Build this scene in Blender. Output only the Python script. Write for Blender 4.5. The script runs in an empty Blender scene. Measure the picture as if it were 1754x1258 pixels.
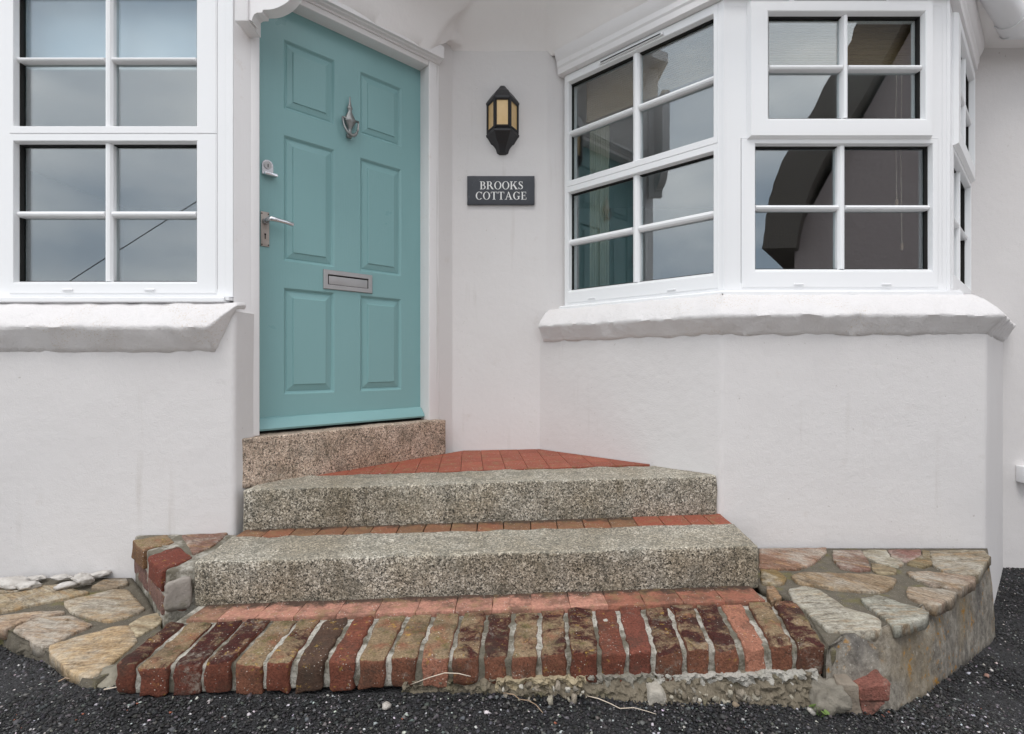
import bpy, bmesh, math, random
import numpy as np
from mathutils import Vector, Matrix, noise

random.seed(7); np.random.seed(7)
scene = bpy.context.scene
col = scene.collection

# ------------------------------------------------------------------ camera, sky, sun, exposure
H = 0.90                      # lens height above world zero; geometry below is written relative to the lens height
F, CX, HY = 927.0, 877.0, 622.0
cam_d = bpy.data.cameras.new('camera')
cam_d.sensor_width = 36.0
cam_d.lens = 36.0 * F / 1754.0
cam_d.shift_y = -7.0 / 1754.0
cam_d.clip_start = 0.05
cam_d.clip_end = 2000
cam = bpy.data.objects.new('camera', cam_d)
cam.location = (0, 0, H)
cam.rotation_euler = (math.radians(90), 0, 0)
col.objects.link(cam)
scene.camera = cam

SUN_EL, SUN_AZ = math.radians(62), math.radians(200)   # azimuth from +Y clockwise: behind the camera, a little to the left
world = bpy.data.worlds.new('World'); scene.world = world; world.use_nodes = True
wn = world.node_tree; wn.nodes.clear()
def wnode(t, **kw):
    n = wn.nodes.new(t)
    for k, v in kw.items(): setattr(n, k, v)
    return n
wout = wnode('ShaderNodeOutputWorld'); wbg = wnode('ShaderNodeBackground')
wsky = wnode('ShaderNodeTexSky', sky_type='NISHITA', sun_disc=False, sun_elevation=SUN_EL, sun_rotation=SUN_AZ, air_density=1.5, dust_density=4.0)
whs = wnode('ShaderNodeHueSaturation'); whs.inputs['Saturation'].default_value = 0.45
wtc = wnode('ShaderNodeTexCoord'); wsep = wnode('ShaderNodeSeparateXYZ')
wno = wnode('ShaderNodeTexNoise'); wno.inputs['Scale'].default_value = 2.2; wno.inputs['Detail'].default_value = 6; wno.inputs['Roughness'].default_value = 0.5
wmap = wnode('ShaderNodeMapping'); wmap.inputs['Scale'].default_value = (1, 1, 2.2); wmap.inputs['Location'].default_value = (0.3, 1.7, 0.4)
wr = wnode('ShaderNodeValToRGB')
wr.color_ramp.elements[0].position = 0.34; wr.color_ramp.elements[0].color = (0.36, 0.43, 0.52, 1)
wr.color_ramp.elements[1].position = 0.63; wr.color_ramp.elements[1].color = (1.0, 0.985, 0.975, 1)
wmr = wnode('ShaderNodeMapRange'); wmr.inputs['From Max'].default_value = 1.0; wmr.inputs['To Min'].default_value = 14.5; wmr.inputs['To Max'].default_value = 14.0
wvm = wnode('ShaderNodeVectorMath', operation='SCALE')
wmix = wnode('ShaderNodeMix', data_type='RGBA'); wmix.inputs['Factor'].default_value = 0.85
L = wn.links.new
L(wtc.outputs['Generated'], wmap.inputs[0]); L(wmap.outputs[0], wno.inputs['Vector']); L(wno.outputs['Fac'], wr.inputs[0])
L(wtc.outputs['Generated'], wsep.inputs[0]); L(wsep.outputs['Z'], wmr.inputs['Value'])
L(wr.outputs[0], wvm.inputs[0]); L(wmr.outputs[0], wvm.inputs['Scale'])
L(wsky.outputs[0], whs.inputs['Color']); L(whs.outputs[0], wmix.inputs['A']); L(wvm.outputs[0], wmix.inputs['B'])
L(wmix.outputs['Result'], wbg.inputs['Color']); wbg.inputs['Strength'].default_value = 0.125
L(wbg.outputs[0], wout.inputs[0])

sun_d = bpy.data.lights.new('sun', 'SUN'); sun_d.energy = 1.2; sun_d.angle = math.radians(24); sun_d.color = (1.0, 0.965, 0.93)
sun = bpy.data.objects.new('sun', sun_d); col.objects.link(sun)
sv = Vector((math.sin(SUN_AZ) * math.cos(SUN_EL), math.cos(SUN_AZ) * math.cos(SUN_EL), math.sin(SUN_EL)))
sun.rotation_euler = sv.to_track_quat('Z', 'Y').to_euler(); sun.location = (-3, -6, 9)

scene.view_settings.view_transform = 'Standard'
scene.view_settings.look = 'None'
scene.view_settings.gamma = 1.0
scene.view_settings.use_curve_mapping = False
scene.view_settings.exposure = 0.24
scene.cycles.max_bounces = 8
scene.cycles.transparent_max_bounces = 24

# ------------------------------------------------------------------ pixel helpers (photo 1754 x 1258)
def U(px): return (px - CX) / F
def P(px, py, d): return (U(px) * d, d, -(py - HY) / F * d)
def PZ(px, py, z):
    d = -z * F / (py - HY); return (U(px) * d, d, z)
def on_minus(px, c):                      # point of the plan line X - Y = c
    d = c / (U(px) - 1); return (U(px) * d, d)
def on_plus(px, c):                       # point of the plan line X + Y = c
    d = c / (U(px) + 1); return (U(px) * d, d)
GX = [-40, -3, -1.7, -1.4, -1.1, 0, .5, .9, 1.2, 1.6, 2.0, 2.7, 6, 40]
GZ = [-.95, -.92, -.905, -.890, -.868, -.875, -.888, -.925, -.985, -1.06, -1.12, -1.118, -1.2, -1.6]
def gz(x): return float(np.interp(x, GX, GZ))
def PG(px, py):                           # point on the ground
    d = 1.5
    for _ in range(30): d = 0.5 * d + 0.5 * (-gz(U(px) * d) * F / (py - HY))
    return (U(px) * d, d, gz(U(px) * d))
def lerp(a, b, t): return tuple(a[i] + (b[i] - a[i]) * t for i in range(len(a)))
def nz(p, f, seed=0.0): return noise.noise(Vector((p[0] * f + seed, p[1] * f - seed * .7, p[2] * f + seed * 1.3)))

# ------------------------------------------------------------------ materials
MATS = {}
class M:
    def __init__(s, name, rough=0.6, coord='pos', spec=0.5):
        s.m = bpy.data.materials.new(name); s.m.use_nodes = True; s.nt = s.m.node_tree; s.nt.nodes.clear()
        s.out = s.n('ShaderNodeOutputMaterial'); s.b = s.n('ShaderNodeBsdfPrincipled')
        s.l(s.b.outputs[0], s.out.inputs[0]); s.b.inputs['Roughness'].default_value = rough
        s.b.inputs['Specular IOR Level'].default_value = spec
        MATS[name] = s.m
        if coord == 'pos':
            s.v = s.n('ShaderNodeNewGeometry').outputs['Position']
        else:
            oi = s.n('ShaderNodeObjectInfo'); tc = s.n('ShaderNodeTexCoord')
            a = s.n('ShaderNodeVectorMath', operation='MULTIPLY_ADD')
            a.inputs[1].default_value = (1, 1, 1)
            cmb = s.n('ShaderNodeCombineXYZ')
            for i, k in enumerate((37., 61., 17.)): s.l(s.math('MULTIPLY', oi.outputs['Random'], k), cmb.inputs[i])
            s.l(tc.outputs['Object'], a.inputs[0]); s.l(cmb.outputs[0], a.inputs[2]); s.v = a.outputs[0]
    def n(s, t, **kw):
        n = s.nt.nodes.new(t)
        for k, v in kw.items(): setattr(n, k, v)
        return n
    def l(s, a, b): s.nt.links.new(a, b)
    def set(s, sock, v):
        if hasattr(v, 'is_linked'): s.l(v, sock)
        else:
            if isinstance(v, tuple) and len(v) == 3 and sock.type == 'RGBA': v = v + (1,)
            sock.default_value = v
    def math(s, op, a, b=0.0, c=None, clamp=False):
        n = s.n('ShaderNodeMath', operation=op, use_clamp=clamp); s.set(n.inputs[0], a); s.set(n.inputs[1], b)
        if c is not None: s.set(n.inputs[2], c)
        return n.outputs[0]
    def scalev(s, sc):
        n = s.n('ShaderNodeMapping'); s.l(s.v, n.inputs[0]); n.inputs['Scale'].default_value = sc; return n.outputs[0]
    def noise(s, scale, detail=3, rough=.55, vec=None, dist=0.0):
        n = s.n('ShaderNodeTexNoise'); s.l(vec or s.v, n.inputs['Vector'])
        n.inputs['Scale'].default_value = scale; n.inputs['Detail'].default_value = detail; n.inputs['Roughness'].default_value = rough
        n.inputs['Distortion'].default_value = dist; return n.outputs['Fac']
    def vor(s, scale, out='Distance', feat='F1', vec=None, rnd=1.0):
        n = s.n('ShaderNodeTexVoronoi', feature=feat); s.l(vec or s.v, n.inputs['Vector']); n.inputs['Scale'].default_value = scale
        n.inputs['Randomness'].default_value = rnd
        return n.outputs[out]
    def ramp(s, fac, stops, interp='LINEAR'):
        n = s.n('ShaderNodeValToRGB'); s.l(fac, n.inputs[0]); r = n.color_ramp; r.interpolation = interp
        while len(r.elements) < len(stops): r.elements.new(0.5)
        for e, (p, c) in zip(r.elements, stops):
            e.position = p; e.color = (c, c, c, 1) if not isinstance(c, tuple) else c + (1,)
        return n.outputs[0]
    def mix(s, fac, a, b, mode='MIX'):
        n = s.n('ShaderNodeMix', data_type='RGBA', blend_type=mode); s.set(n.inputs[0], fac); s.set(n.inputs[6], a); s.set(n.inputs[7], b); return n.outputs[2]
    def step(s, fac, lo, hi): return s.ramp(fac, [(lo, 0.0), (hi, 1.0)])
    def up(s, lo=.35, hi=.75):
        g = s.n('ShaderNodeNewGeometry'); sx = s.n('ShaderNodeSeparateXYZ'); s.l(g.outputs['Normal'], sx.inputs[0]); return s.step(sx.outputs['Z'], lo, hi)
    def bump(s, h, dist=.002, strength=1.0, prev=None):
        n = s.n('ShaderNodeBump'); s.l(h, n.inputs['Height']); n.inputs['Distance'].default_value = dist; n.inputs['Strength'].default_value = strength
        if prev is not None: s.l(prev, n.inputs['Normal'])
        s.l(n.outputs[0], s.b.inputs['Normal']); return n.outputs[0]
    def color(s, c): s.set(s.b.inputs['Base Color'], c)
    def rough(s, c): s.set(s.b.inputs['Roughness'], c)
    def objcol(s):
        o = s.n('ShaderNodeObjectInfo'); return o.outputs['Color'], o.outputs['Alpha']

def make_materials():
    m = M('render_white', .85, spec=.25)                     # painted masonry render
    c = m.mix(m.noise(1.6, 4), (.632, .606, .598), (.70, .678, .668))
    c = m.mix(m.step(m.noise(9, 6, .7), .62, .80), c, (.60, .565, .54))
    sp = m.step(m.noise(60, 2, .5), .735, .76); c = m.mix(m.math('MULTIPLY', sp, .5), c, (.40, .36, .33))
    dr = m.math('MULTIPLY', m.step(m.noise(1.6, 4, .6, m.scalev((16, 16, .9))), .60, .74), m.step(m.noise(2.1, 3), .48, .62)); c = m.mix(m.math('MULTIPLY', dr, .28), c, (.44, .40, .36))
    ag = m.math('MULTIPLY', m.step(m.noise(70, 4, .75), .60, .68), m.step(m.noise(3.2, 3), .60, .72)); c = m.mix(m.math('MULTIPLY', ag, .35), c, (.30, .30, .22))
    m.color(c)
    b1 = m.bump(m.noise(5, 3), .010, .5); b2 = m.bump(m.noise(260, 3, .65), .0016, .7, b1)
    b3 = m.bump(m.noise(34, 4, .6), .003, .45, b2)

    m = M('render_rough', .85, spec=.25)                     # the hand-trowelled ledge
    c = m.mix(m.noise(3, 4), (.66, .635, .63), (.725, .705, .70))
    chip = m.math('MULTIPLY', m.step(m.noise(150, 4, .7), .56, .63), m.step(m.noise(4.2, 2), .52, .60))
    m.color(m.mix(m.math('MULTIPLY', chip, .55), c, (.52, .42, .30)))
    b1 = m.bump(m.noise(18, 5, .65), .012, .6); b2 = m.bump(m.noise(150, 4, .7), .003, .7, b1); m.bump(chip, .004, -.8, b2)

    m = M('plaster_soffit', .8, spec=.25)
    m.color(m.mix(m.noise(4, 5), (.83, .795, .78), (.88, .855, .84))); b1 = m.bump(m.noise(6, 4), .012, .5); m.bump(m.noise(140, 3), .001, .5, b1)

    m = M('upvc', .30)
    m.color(m.mix(m.noise(3, 4, .6), (.80, .805, .815), (.835, .835, .84))); m.bump(m.noise(2.5, 2), .003, .2)

    m = M('white_timber', .42)                               # brushed gloss paint on wood
    v = m.scalev((60, 60, 3)); c = m.mix(m.noise(2.5, 4), (.76, .735, .735), (.80, .785, .78))
    m.color(m.mix(m.math('MULTIPLY', m.step(m.noise(14, 6, .75), .60, .75), .5), c, (.62, .55, .50)))
    m.bump(m.noise(3, 4, .6, v), .0014, .5)

    m = M('teal_paint', .30)
    v = m.scalev((70, 70, 2.5)); g = m.noise(3, 4, .6, v)
    c = m.mix(m.noise(2.2, 4), (.205, .378, .385), (.225, .405, .410))
    c = m.mix(m.math('MULTIPLY', m.step(m.noise(240, 3, .8), .70, .76), .35), c, (.30, .38, .38))
    m.color(c); m.rough(m.ramp(m.noise(3.5, 5), [(.3, .27), (.7, .46)])); b = m.bump(g, .0011, .55); m.bump(m.noise(28, 3), .0016, .3, b)

    def granite(name, lo, mid, hi, stain, topc):
        m = M(name, .85, spec=.3)
        wob = m.n('ShaderNodeTexNoise'); m.l(m.v, wob.inputs['Vector']); wob.inputs['Scale'].default_value = 120; wob.inputs['Detail'].default_value = 2
        add = m.n('ShaderNodeVectorMath', operation='MULTIPLY_ADD'); m.l(wob.outputs['Color'], add.inputs[0]); add.inputs[1].default_value = (.012,) * 3; m.l(m.v, add.inputs[2])
        g1 = m.n('ShaderNodeTexVoronoi'); m.l(add.outputs[0], g1.inputs['Vector']); g1.inputs['Scale'].default_value = 200
        sx = m.n('ShaderNodeSeparateColor'); m.l(g1.outputs['Color'], sx.inputs[0])
        base = m.ramp(sx.outputs[0], [(.0, tuple(x * .22 for x in lo)), (.16, lo), (.45, mid), (.75, mid), (.9, hi), (1.0, hi)])
        base = m.mix(m.math('MULTIPLY', m.step(m.noise(260, 3, .6), .52, .62), .60), base, hi)
        bl = m.math('MULTIPLY', m.step(m.noise(210, 2, .6), .54, .63), .80); base = m.mix(bl, base, (.035, .032, .028))
        st = m.math('MULTIPLY', m.step(m.noise(5, 5, .65), .42, .72), .42); base = m.mix(st, base, stain, 'MULTIPLY')
        dk = m.math('MULTIPLY', m.step(m.noise(11, 6, .7), .48, .66), .50); base = m.mix(dk, base, (.10, .095, .075))
        big = m.step(m.noise(2.6, 5, .65), .36, .64); base = m.mix(m.math('MULTIPLY', big, .55), base, m.mix(1.0, base, (.50, .44, .36), 'MULTIPLY'))
        drp = m.step(m.noise(2.2, 4, .65, m.scalev((14, 14, 1.4))), .54, .68); base = m.mix(m.math('MULTIPLY', drp, .5), base, m.mix(1.0, base, (.38, .34, .27), 'MULTIPLY'))
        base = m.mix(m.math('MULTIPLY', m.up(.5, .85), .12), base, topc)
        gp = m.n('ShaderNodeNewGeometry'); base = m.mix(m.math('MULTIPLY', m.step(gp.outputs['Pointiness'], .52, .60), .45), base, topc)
        m.color(base); b = m.bump(m.noise(190, 3, .7), .003, .8); m.bump(m.noise(30, 4), .006, .5, b)
    granite('granite_grey', (.09, .08, .064), (.335, .30, .24), (.72, .67, .575), (.68, .55, .34), (.66, .63, .53))
    granite('granite_pink', (.24, .18, .14), (.56, .43, .34), (.82, .68, .56), (.80, .66, .54), (.58, .50, .42))

    m = M('brick', .9, 'obj', spec=.25)
    oc, oa = m.objcol()
    body = m.mix(m.noise(24, 5, .65), m.mix(1.0, oc, (.55, .50, .48), 'MULTIPLY'), m.mix(1.0, oc, (1.20, 1.12, 1.05), 'MULTIPLY'))
    body = m.mix(m.math('MULTIPLY', m.step(m.noise(60, 4, .7), .55, .72), .45), body, (.07, .045, .035))
    n1 = m.math('ADD', m.noise(17, 5, .62, dist=.6), m.math('MULTIPLY', m.math('SUBTRACT', m.noise(130, 3, .7), .5), .30))
    ms = m.n('ShaderNodeMapRange'); m.l(m.math('SUBTRACT', n1, m.math('MULTIPLY_ADD', oa, .55, .24)), ms.inputs['Value']); ms.inputs['From Min'].default_value = .08; ms.inputs['From Max'].default_value = -.08
    olive = m.mix(m.noise(45, 5, .7), (.15, .100, .055), (.37, .275, .175)); olive = m.mix(m.step(m.noise(14, 4, .6), .50, .68), olive, (.25, .115, .07)); olive = m.mix(m.math('MULTIPLY', m.step(m.noise(20, 5, .7), .54, .66), .6), olive, (.20, .185, .05))
    olive = m.mix(m.step(m.noise(90, 3, .7), .58, .72), olive, (.12, .10, .05))
    maroon = m.mix(m.noise(60, 4, .7), (.015, .006, .006), (.10, .028, .021))
    coat = m.mix(ms.outputs[0], olive, maroon)
    cw = m.math('MULTIPLY', m.step(m.math('ADD', m.up(.0, 1.0), m.math('MULTIPLY', m.math('SUBTRACT', m.noise(30, 4), .5), 1.1)), .42, .58), m.math('LESS_THAN', oa, .9))
    c = m.mix(cw, body, coat)
    yl = m.math('MULTIPLY', m.step(m.noise(48, 4, .65), .60, .67), m.step(m.noise(7, 2), .46, .58)); c = m.mix(m.math('MULTIPLY', yl, .75), c, (.42, .27, .06))
    wsp = m.math('LESS_THAN', m.vor(95), .15); wsp = m.math('MULTIPLY', wsp, m.step(m.noise(12, 2), .44, .56)); c = m.mix(m.math('MULTIPLY', wsp, .8), c, (.58, .54, .48))
    fine = m.noise(170, 3, .75); c = m.mix(m.step(fine, .30, .70), m.mix(1.0, c, (.50, .48, .46), 'MULTIPLY'), m.mix(1.0, c, (1.35, 1.33, 1.30), 'MULTIPLY'))
    gm = m.step(m.noise(10, 6, .7), .50, .66); c = m.mix(m.math('MULTIPLY', gm, .62), c, (.052, .040, .030))
    pit = m.step(m.noise(75, 4, .7), .60, .66); c = m.mix(m.math('MULTIPLY', pit, .6), c, (.05, .035, .028))
    pale = m.math('MULTIPLY', m.step(m.noise(9, 4, .7), .58, .70), m.step(m.noise(80, 3, .7), .45, .60)); c = m.mix(m.math('MULTIPLY', pale, .45), c, (.40, .35, .29))
    m.color(c); b = m.bump(fine, .004, .9); b = m.bump(pit, .004, -.7, b); m.bump(m.noise(18, 4), .008, .5, b)

    m = M('mortar', .95, spec=.2)
    c = m.mix(m.noise(40, 5, .7), (.30, .275, .23), (.68, .65, .58)); c = m.mix(m.math('MULTIPLY', m.step(m.noise(7, 5, .7), .43, .56), .88), c, (.115, .10, .07)); c = m.mix(m.math('MULTIPLY', m.step(m.noise(90, 3, .75), .52, .64), .6), c, (.09, .08, .06))
    c = m.mix(m.math('MULTIPLY', m.step(m.noise(130, 3, .7), .60, .70), .7), c, (.10, .09, .07))
    m.color(c); b = m.bump(m.noise(160, 4, .7), .004, .9); m.bump(m.noise(30, 3), .006, .5, b)

    m = M('bed_mortar', .95, spec=.2)                        # darker jointing of the crazy paving
    c = m.mix(m.noise(30, 5, .7), (.07, .06, .045), (.21, .185, .145)); c = m.mix(m.step(m.noise(10, 4), .56, .70), c, (.17, .15, .06))
    c = m.mix(m.math('LESS_THAN', m.vor(160), .13), c, (.42, .40, .35))
    m.color(c); b = m.bump(m.noise(150, 4, .75), .005, 1.0); m.bump(m.noise(24, 3), .01, .5, b)

    m = M('quarry_tile', .75, 'obj', spec=.35)
    oc, oa = m.objcol()
    c = m.mix(m.noise(20, 5, .65), m.mix(1.0, oc, (.72, .68, .66), 'MULTIPLY'), oc)
    st = m.math('MULTIPLY', m.step(m.noise(13, 5, .7), .46, .60), m.math('MULTIPLY', oa, .75)); c = m.mix(st, c, (.085, .055, .038))
    tcr = m.n('ShaderNodeTexCoord'); sy = m.n('ShaderNodeSeparateXYZ'); m.l(tcr.outputs['Object'], sy.inputs[0])   # grime lodged against the riser, with contact shade painted into the same band
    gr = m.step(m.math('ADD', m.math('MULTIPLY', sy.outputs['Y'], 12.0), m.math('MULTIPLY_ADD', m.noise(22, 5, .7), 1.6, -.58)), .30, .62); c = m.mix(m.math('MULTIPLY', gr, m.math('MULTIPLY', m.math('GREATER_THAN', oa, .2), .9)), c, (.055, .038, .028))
    fn = m.noise(130, 3, .75); c = m.mix(m.step(fn, .3, .7), m.mix(1.0, c, (.66, .62, .60), 'MULTIPLY'), m.mix(1.0, c, (1.22, 1.22, 1.22), 'MULTIPLY'))
    ol = m.math('MULTIPLY', m.step(m.noise(24, 5, .65), .52, .64), .45); c = m.mix(ol, c, (.24, .17, .08))
    c = m.mix(m.math('MULTIPLY', m.math('LESS_THAN', m.vor(95), .14), m.step(m.noise(16, 3), .42, .58)), c, (.66, .60, .54))
    m.color(c); b = m.bump(m.noise(90, 4, .7), .002, .7); m.bump(m.noise(14, 3), .004, .4, b)

    m = M('slate_stone', .8, 'obj', spec=.35)                # crazy-paving stones
    oc, oa = m.objcol(); oi = m.n('ShaderNodeObjectInfo'); rt = m.n('ShaderNodeVectorRotate', rotation_type='Z_AXIS'); m.l(m.v, rt.inputs['Vector']); m.l(m.math('MULTIPLY_ADD', oi.outputs['Random'], 1.6, -.6), rt.inputs['Angle'])
    mp = m.n('ShaderNodeMapping'); m.l(rt.outputs[0], mp.inputs[0]); mp.inputs['Scale'].default_value = (1., 5., 1.); vs = mp.outputs[0]; s1 = m.noise(10, 7, .72, vs, 1.2)
    c = m.mix(m.step(s1, .30, .72), m.mix(1.0, oc, (.52, .44, .38), 'MULTIPLY'), m.mix(1.0, oc, (1.22, 1.2, 1.16), 'MULTIPLY'))
    c = m.mix(m.math('MULTIPLY', m.step(m.noise(7, 6, .7), .46, .62), .65), c, (.50, .475, .42))
    c = m.mix(m.math('MULTIPLY', m.step(m.noise(8, 6, .7, vs), .52, .64), .55), c, (.36, .215, .09))
    c = m.mix(m.math('MULTIPLY', m.step(m.noise(8, 5, .65), .58, .74), oa), c, (.26, .115, .09))
    c = m.mix(m.math('MULTIPLY', m.step(m.noise(13, 6, .75), .56, .66), .65), c, (.12, .095, .06)); ln = m.step(m.math('ABSOLUTE', m.math('SUBTRACT', m.noise(5, 5, .6, vs), .5)), .0, .035); c = m.mix(.55, c, m.mix(ln, m.mix(1.0, c, (.28, .24, .2), 'MULTIPLY'), c))
    c = m.mix(m.math('MULTIPLY', m.step(m.noise(90, 3, .7), .64, .70), .5), c, (.60, .58, .52))
    fine = m.noise(120, 4, .75); c = m.mix(m.step(fine, .32, .68), m.mix(1.0, c, (.62, .60, .57), 'MULTIPLY'), m.mix(1.0, c, (1.22, 1.22, 1.2), 'MULTIPLY'))
    m.color(c); b = m.bump(s1, .008, .8); m.bump(fine, .003, .8, b)

    m = M('retaining_render', .95, spec=.2)                  # weathered grey cement of the bed's outer face
    vs = m.scalev((3.4, 3.4, 1.2))
    c = m.mix(m.step(m.noise(26, 6, .75), .32, .68), (.13, .112, .092), (.46, .42, .355)); c = m.mix(m.math('MULTIPLY', m.step(m.noise(2.4, 5, .65, vs), .50, .68), .62), c, (.085, .080, .080)); c = m.mix(m.math('MULTIPLY', m.step(m.noise(4.5, 5, .7), .52, .64), .5), c, (.10, .092, .085))
    c = m.mix(m.math('MULTIPLY', m.step(m.noise(3.5, 4), .52, .66), .55), c, (.34, .26, .15))
    og = m.math('MULTIPLY', m.step(m.noise(42, 4, .6), .57, .64), m.step(m.noise(7, 3), .48, .60)); c = m.mix(og, c, (.46, .235, .05))
    c = m.mix(m.math('MULTIPLY', m.step(m.noise(110, 3, .7), .62, .68), .6), c, (.55, .52, .47))
    m.color(c); b = m.bump(m.noise(60, 6, .8), .012, 1.0); m.bump(m.noise(9, 4), .025, .6, b)

    m = M('rubble', .95, 'obj', spec=.2)
    oc, oa = m.objcol(); c = m.mix(m.noise(22, 6, .7), m.mix(1.0, oc, (.38, .36, .33), 'MULTIPLY'), m.mix(1.0, oc, (1.15, 1.15, 1.12), 'MULTIPLY'))
    c = m.mix(m.math('MULTIPLY', m.step(m.noise(14, 5), .55, .68), oa), c, (.11, .105, .05)); m.color(c)
    b = m.bump(m.noise(60, 5, .75), .008, .9); m.bump(m.noise(14, 3), .015, .5, b)

    m = M('tarmac', .9, spec=.35)
    c = m.mix(m.noise(170, 3, .7), (.012, .012, .013), (.055, .054, .056)); c = m.mix(m.math('LESS_THAN', m.vor(140), .11), c, (.26, .25, .24)); m.color(c)
    b = m.bump(m.vor(120), .010, 1.0); m.bump(m.noise(14, 4), .015, .5, b)

    m = M('bounce_concrete', .9, spec=.2); m.color(m.mix(m.noise(3, 6, .7), (.46, .45, .43), (.60, .585, .56))); m.bump(m.noise(60, 4), .004, .6)  # pale tone chosen to throw light up at the porch ceiling

    m = M('chippings', .7, spec=.4)
    at = m.n('ShaderNodeAttribute', attribute_name='tone'); m.color(m.mix(m.noise(200, 2), m.mix(1.0, at.outputs['Color'], (.7, .7, .7), 'MULTIPLY'), at.outputs['Color'])); m.bump(m.noise(400, 2), .001, .6)

    def plain(name, c1, c2, rough, ns=6, bs=None, metal=0.0, spec=.5, coord='pos'):
        m = M(name, rough, coord, spec); m.color(m.mix(m.noise(ns, 4, .6), c1, c2)); m.b.inputs['Metallic'].default_value = metal
        if bs: m.bump(m.noise(bs[0], 3, .6), bs[1], .6)
        return m
    plain('black_casting', (.012, .012, .014), (.024, .024, .027), .45, 30, (120, .0012))
    plain('pewter', (.22, .225, .22), (.34, .345, .34), .34, 25, (60, .001), metal=.85)
    plain('satin_plate', (.36, .35, .35), (.46, .45, .45), .45, 14, (90, .0006), metal=.7)
    m = plain('worn_brass', (.30, .25, .215), (.46, .42, .39), .45, 40, (90, .0008), metal=.55)
    plain('chrome', (.62, .62, .64), (.72, .72, .74), .2, 10, None, metal=.9)
    plain('dark_gap', (.008, .008, .008), (.015, .014, .012), .9)
    m = plain('slate_sign', (.022, .025, .031), (.055, .060, .070), .55, 16, (70, .0015))
    m.color(m.mix(m.step(m.noise(38, 6, .75), .60, .76), m.mix(m.noise(9, 5, .7), (.024, .027, .034), (.052, .057, .068)), (.16, .165, .17)))
    plain('letter_paint', (.78, .77, .75), (.84, .83, .81), .55)
    plain('gutter_plastic', (.78, .78, .79), (.82, .82, .83), .4, 4)
    plain('shell', (.30, .27, .24), (.70, .67, .63), .75, 42, (60, .012), coord='obj')
    m = plain('twig', (.26, .16, .09), (.48, .36, .26), .8, 30, (200, .001))
    plain('dry_straw', (.50, .40, .30), (.68, .60, .50), .8, 30)
    plain('leaf_green', (.09, .15, .03), (.16, .23, .06), .6, 40)
    plain('room_wall', (.30, .275, .24), (.34, .31, .27), .9)
    plain('room_floor', (.09, .065, .045), (.14, .10, .07), .6, 3)
    plain('curtain', (.46, .41, .30), (.54, .49, .37), .9, 6)
    plain('blue_blind', (.58, .70, .82), (.62, .74, .86), .85, 3)
    m = M('reed_blind', .85); vs = m.scalev((4, 4, 260)); m.color(m.mix(m.noise(2, 3, .6, vs), (.22, .125, .06), (.50, .34, .19)))
    m = M('thatch', .95, spec=.1); vs = m.scalev((30, 30, 5)); m.color(m.mix(m.noise(3, 5, .7, vs), (.17, .145, .13), (.38, .33, .29))); m.bump(m.noise(3, 5, .7, vs), .08, .8)
    plain('neighbour_render', (.46, .375, .36), (.54, .45, .435), .9, 2, (14, .03))
    plain('cable_black', (.02, .02, .02), (.03, .03, .03), .7)
    plain('pole_wood', (.10, .075, .05), (.16, .12, .085), .9, 6)
    m = M('hill_grass', .95, spec=.1); m.color(m.mix(m.noise(.12, 5, .7), (.045, .06, .03), (.09, .10, .06)))
    m = M('roof_slate', .7); m.color(m.mix(m.noise(6, 5), (.06, .062, .07), (.11, .11, .12)))

    m = M('amber_glass', .35); m.color(m.mix(m.noise(14, 3), (.62, .40, .16), (.80, .58, .30))); m.b.inputs['Subsurface Weight'].default_value = .0
    m.rough(.38); m.bump(m.noise(60, 2), .001, .4)

    s = bpy.data.materials.new('window_glass'); s.use_nodes = True; nt = s.node_tree; nt.nodes.clear(); MATS['window_glass'] = s
    o = nt.nodes.new('ShaderNodeOutputMaterial'); mx = nt.nodes.new('ShaderNodeMixShader'); tr = nt.nodes.new('ShaderNodeBsdfTransparent'); gl = nt.nodes.new('ShaderNodeBsdfGlossy'); lw = nt.nodes.new('ShaderNodeLayerWeight'); lw.inputs['Blend'].default_value = .5; pw = nt.nodes.new('ShaderNodeMath'); pw.operation = 'POWER'; pw.inputs[1].default_value = 4.5; fr = nt.nodes.new('ShaderNodeMath'); fr.operation = 'MULTIPLY_ADD'; fr.inputs[1].default_value = .86; fr.inputs[2].default_value = .15
    tr.inputs[0].default_value = (.86, .90, .90, 1); gl.inputs['Roughness'].default_value = 0.0; gl.inputs['Color'].default_value = (.93, .97, 1, 1); nt.links.new(lw.outputs['Facing'], pw.inputs[0]); nt.links.new(pw.outputs[0], fr.inputs[0])
    ge = nt.nodes.new('ShaderNodeNewGeometry'); no = nt.nodes.new('ShaderNodeTexNoise'); no.inputs['Scale'].default_value = 3.5; no.inputs['Detail'].default_value = 1
    bu = nt.nodes.new('ShaderNodeBump'); bu.inputs['Distance'].default_value = .004; bu.inputs['Strength'].default_value = .05
    k = nt.links.new; k(ge.outputs['Position'], no.inputs['Vector']); k(no.outputs['Fac'], bu.inputs['Height']); k(bu.outputs[0], gl.inputs['Normal'])
    k(fr.outputs[0], mx.inputs[0]); k(tr.outputs[0], mx.inputs[1]); k(gl.outputs[0], mx.inputs[2]); k(mx.outputs[0], o.inputs[0])
make_materials()

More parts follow.
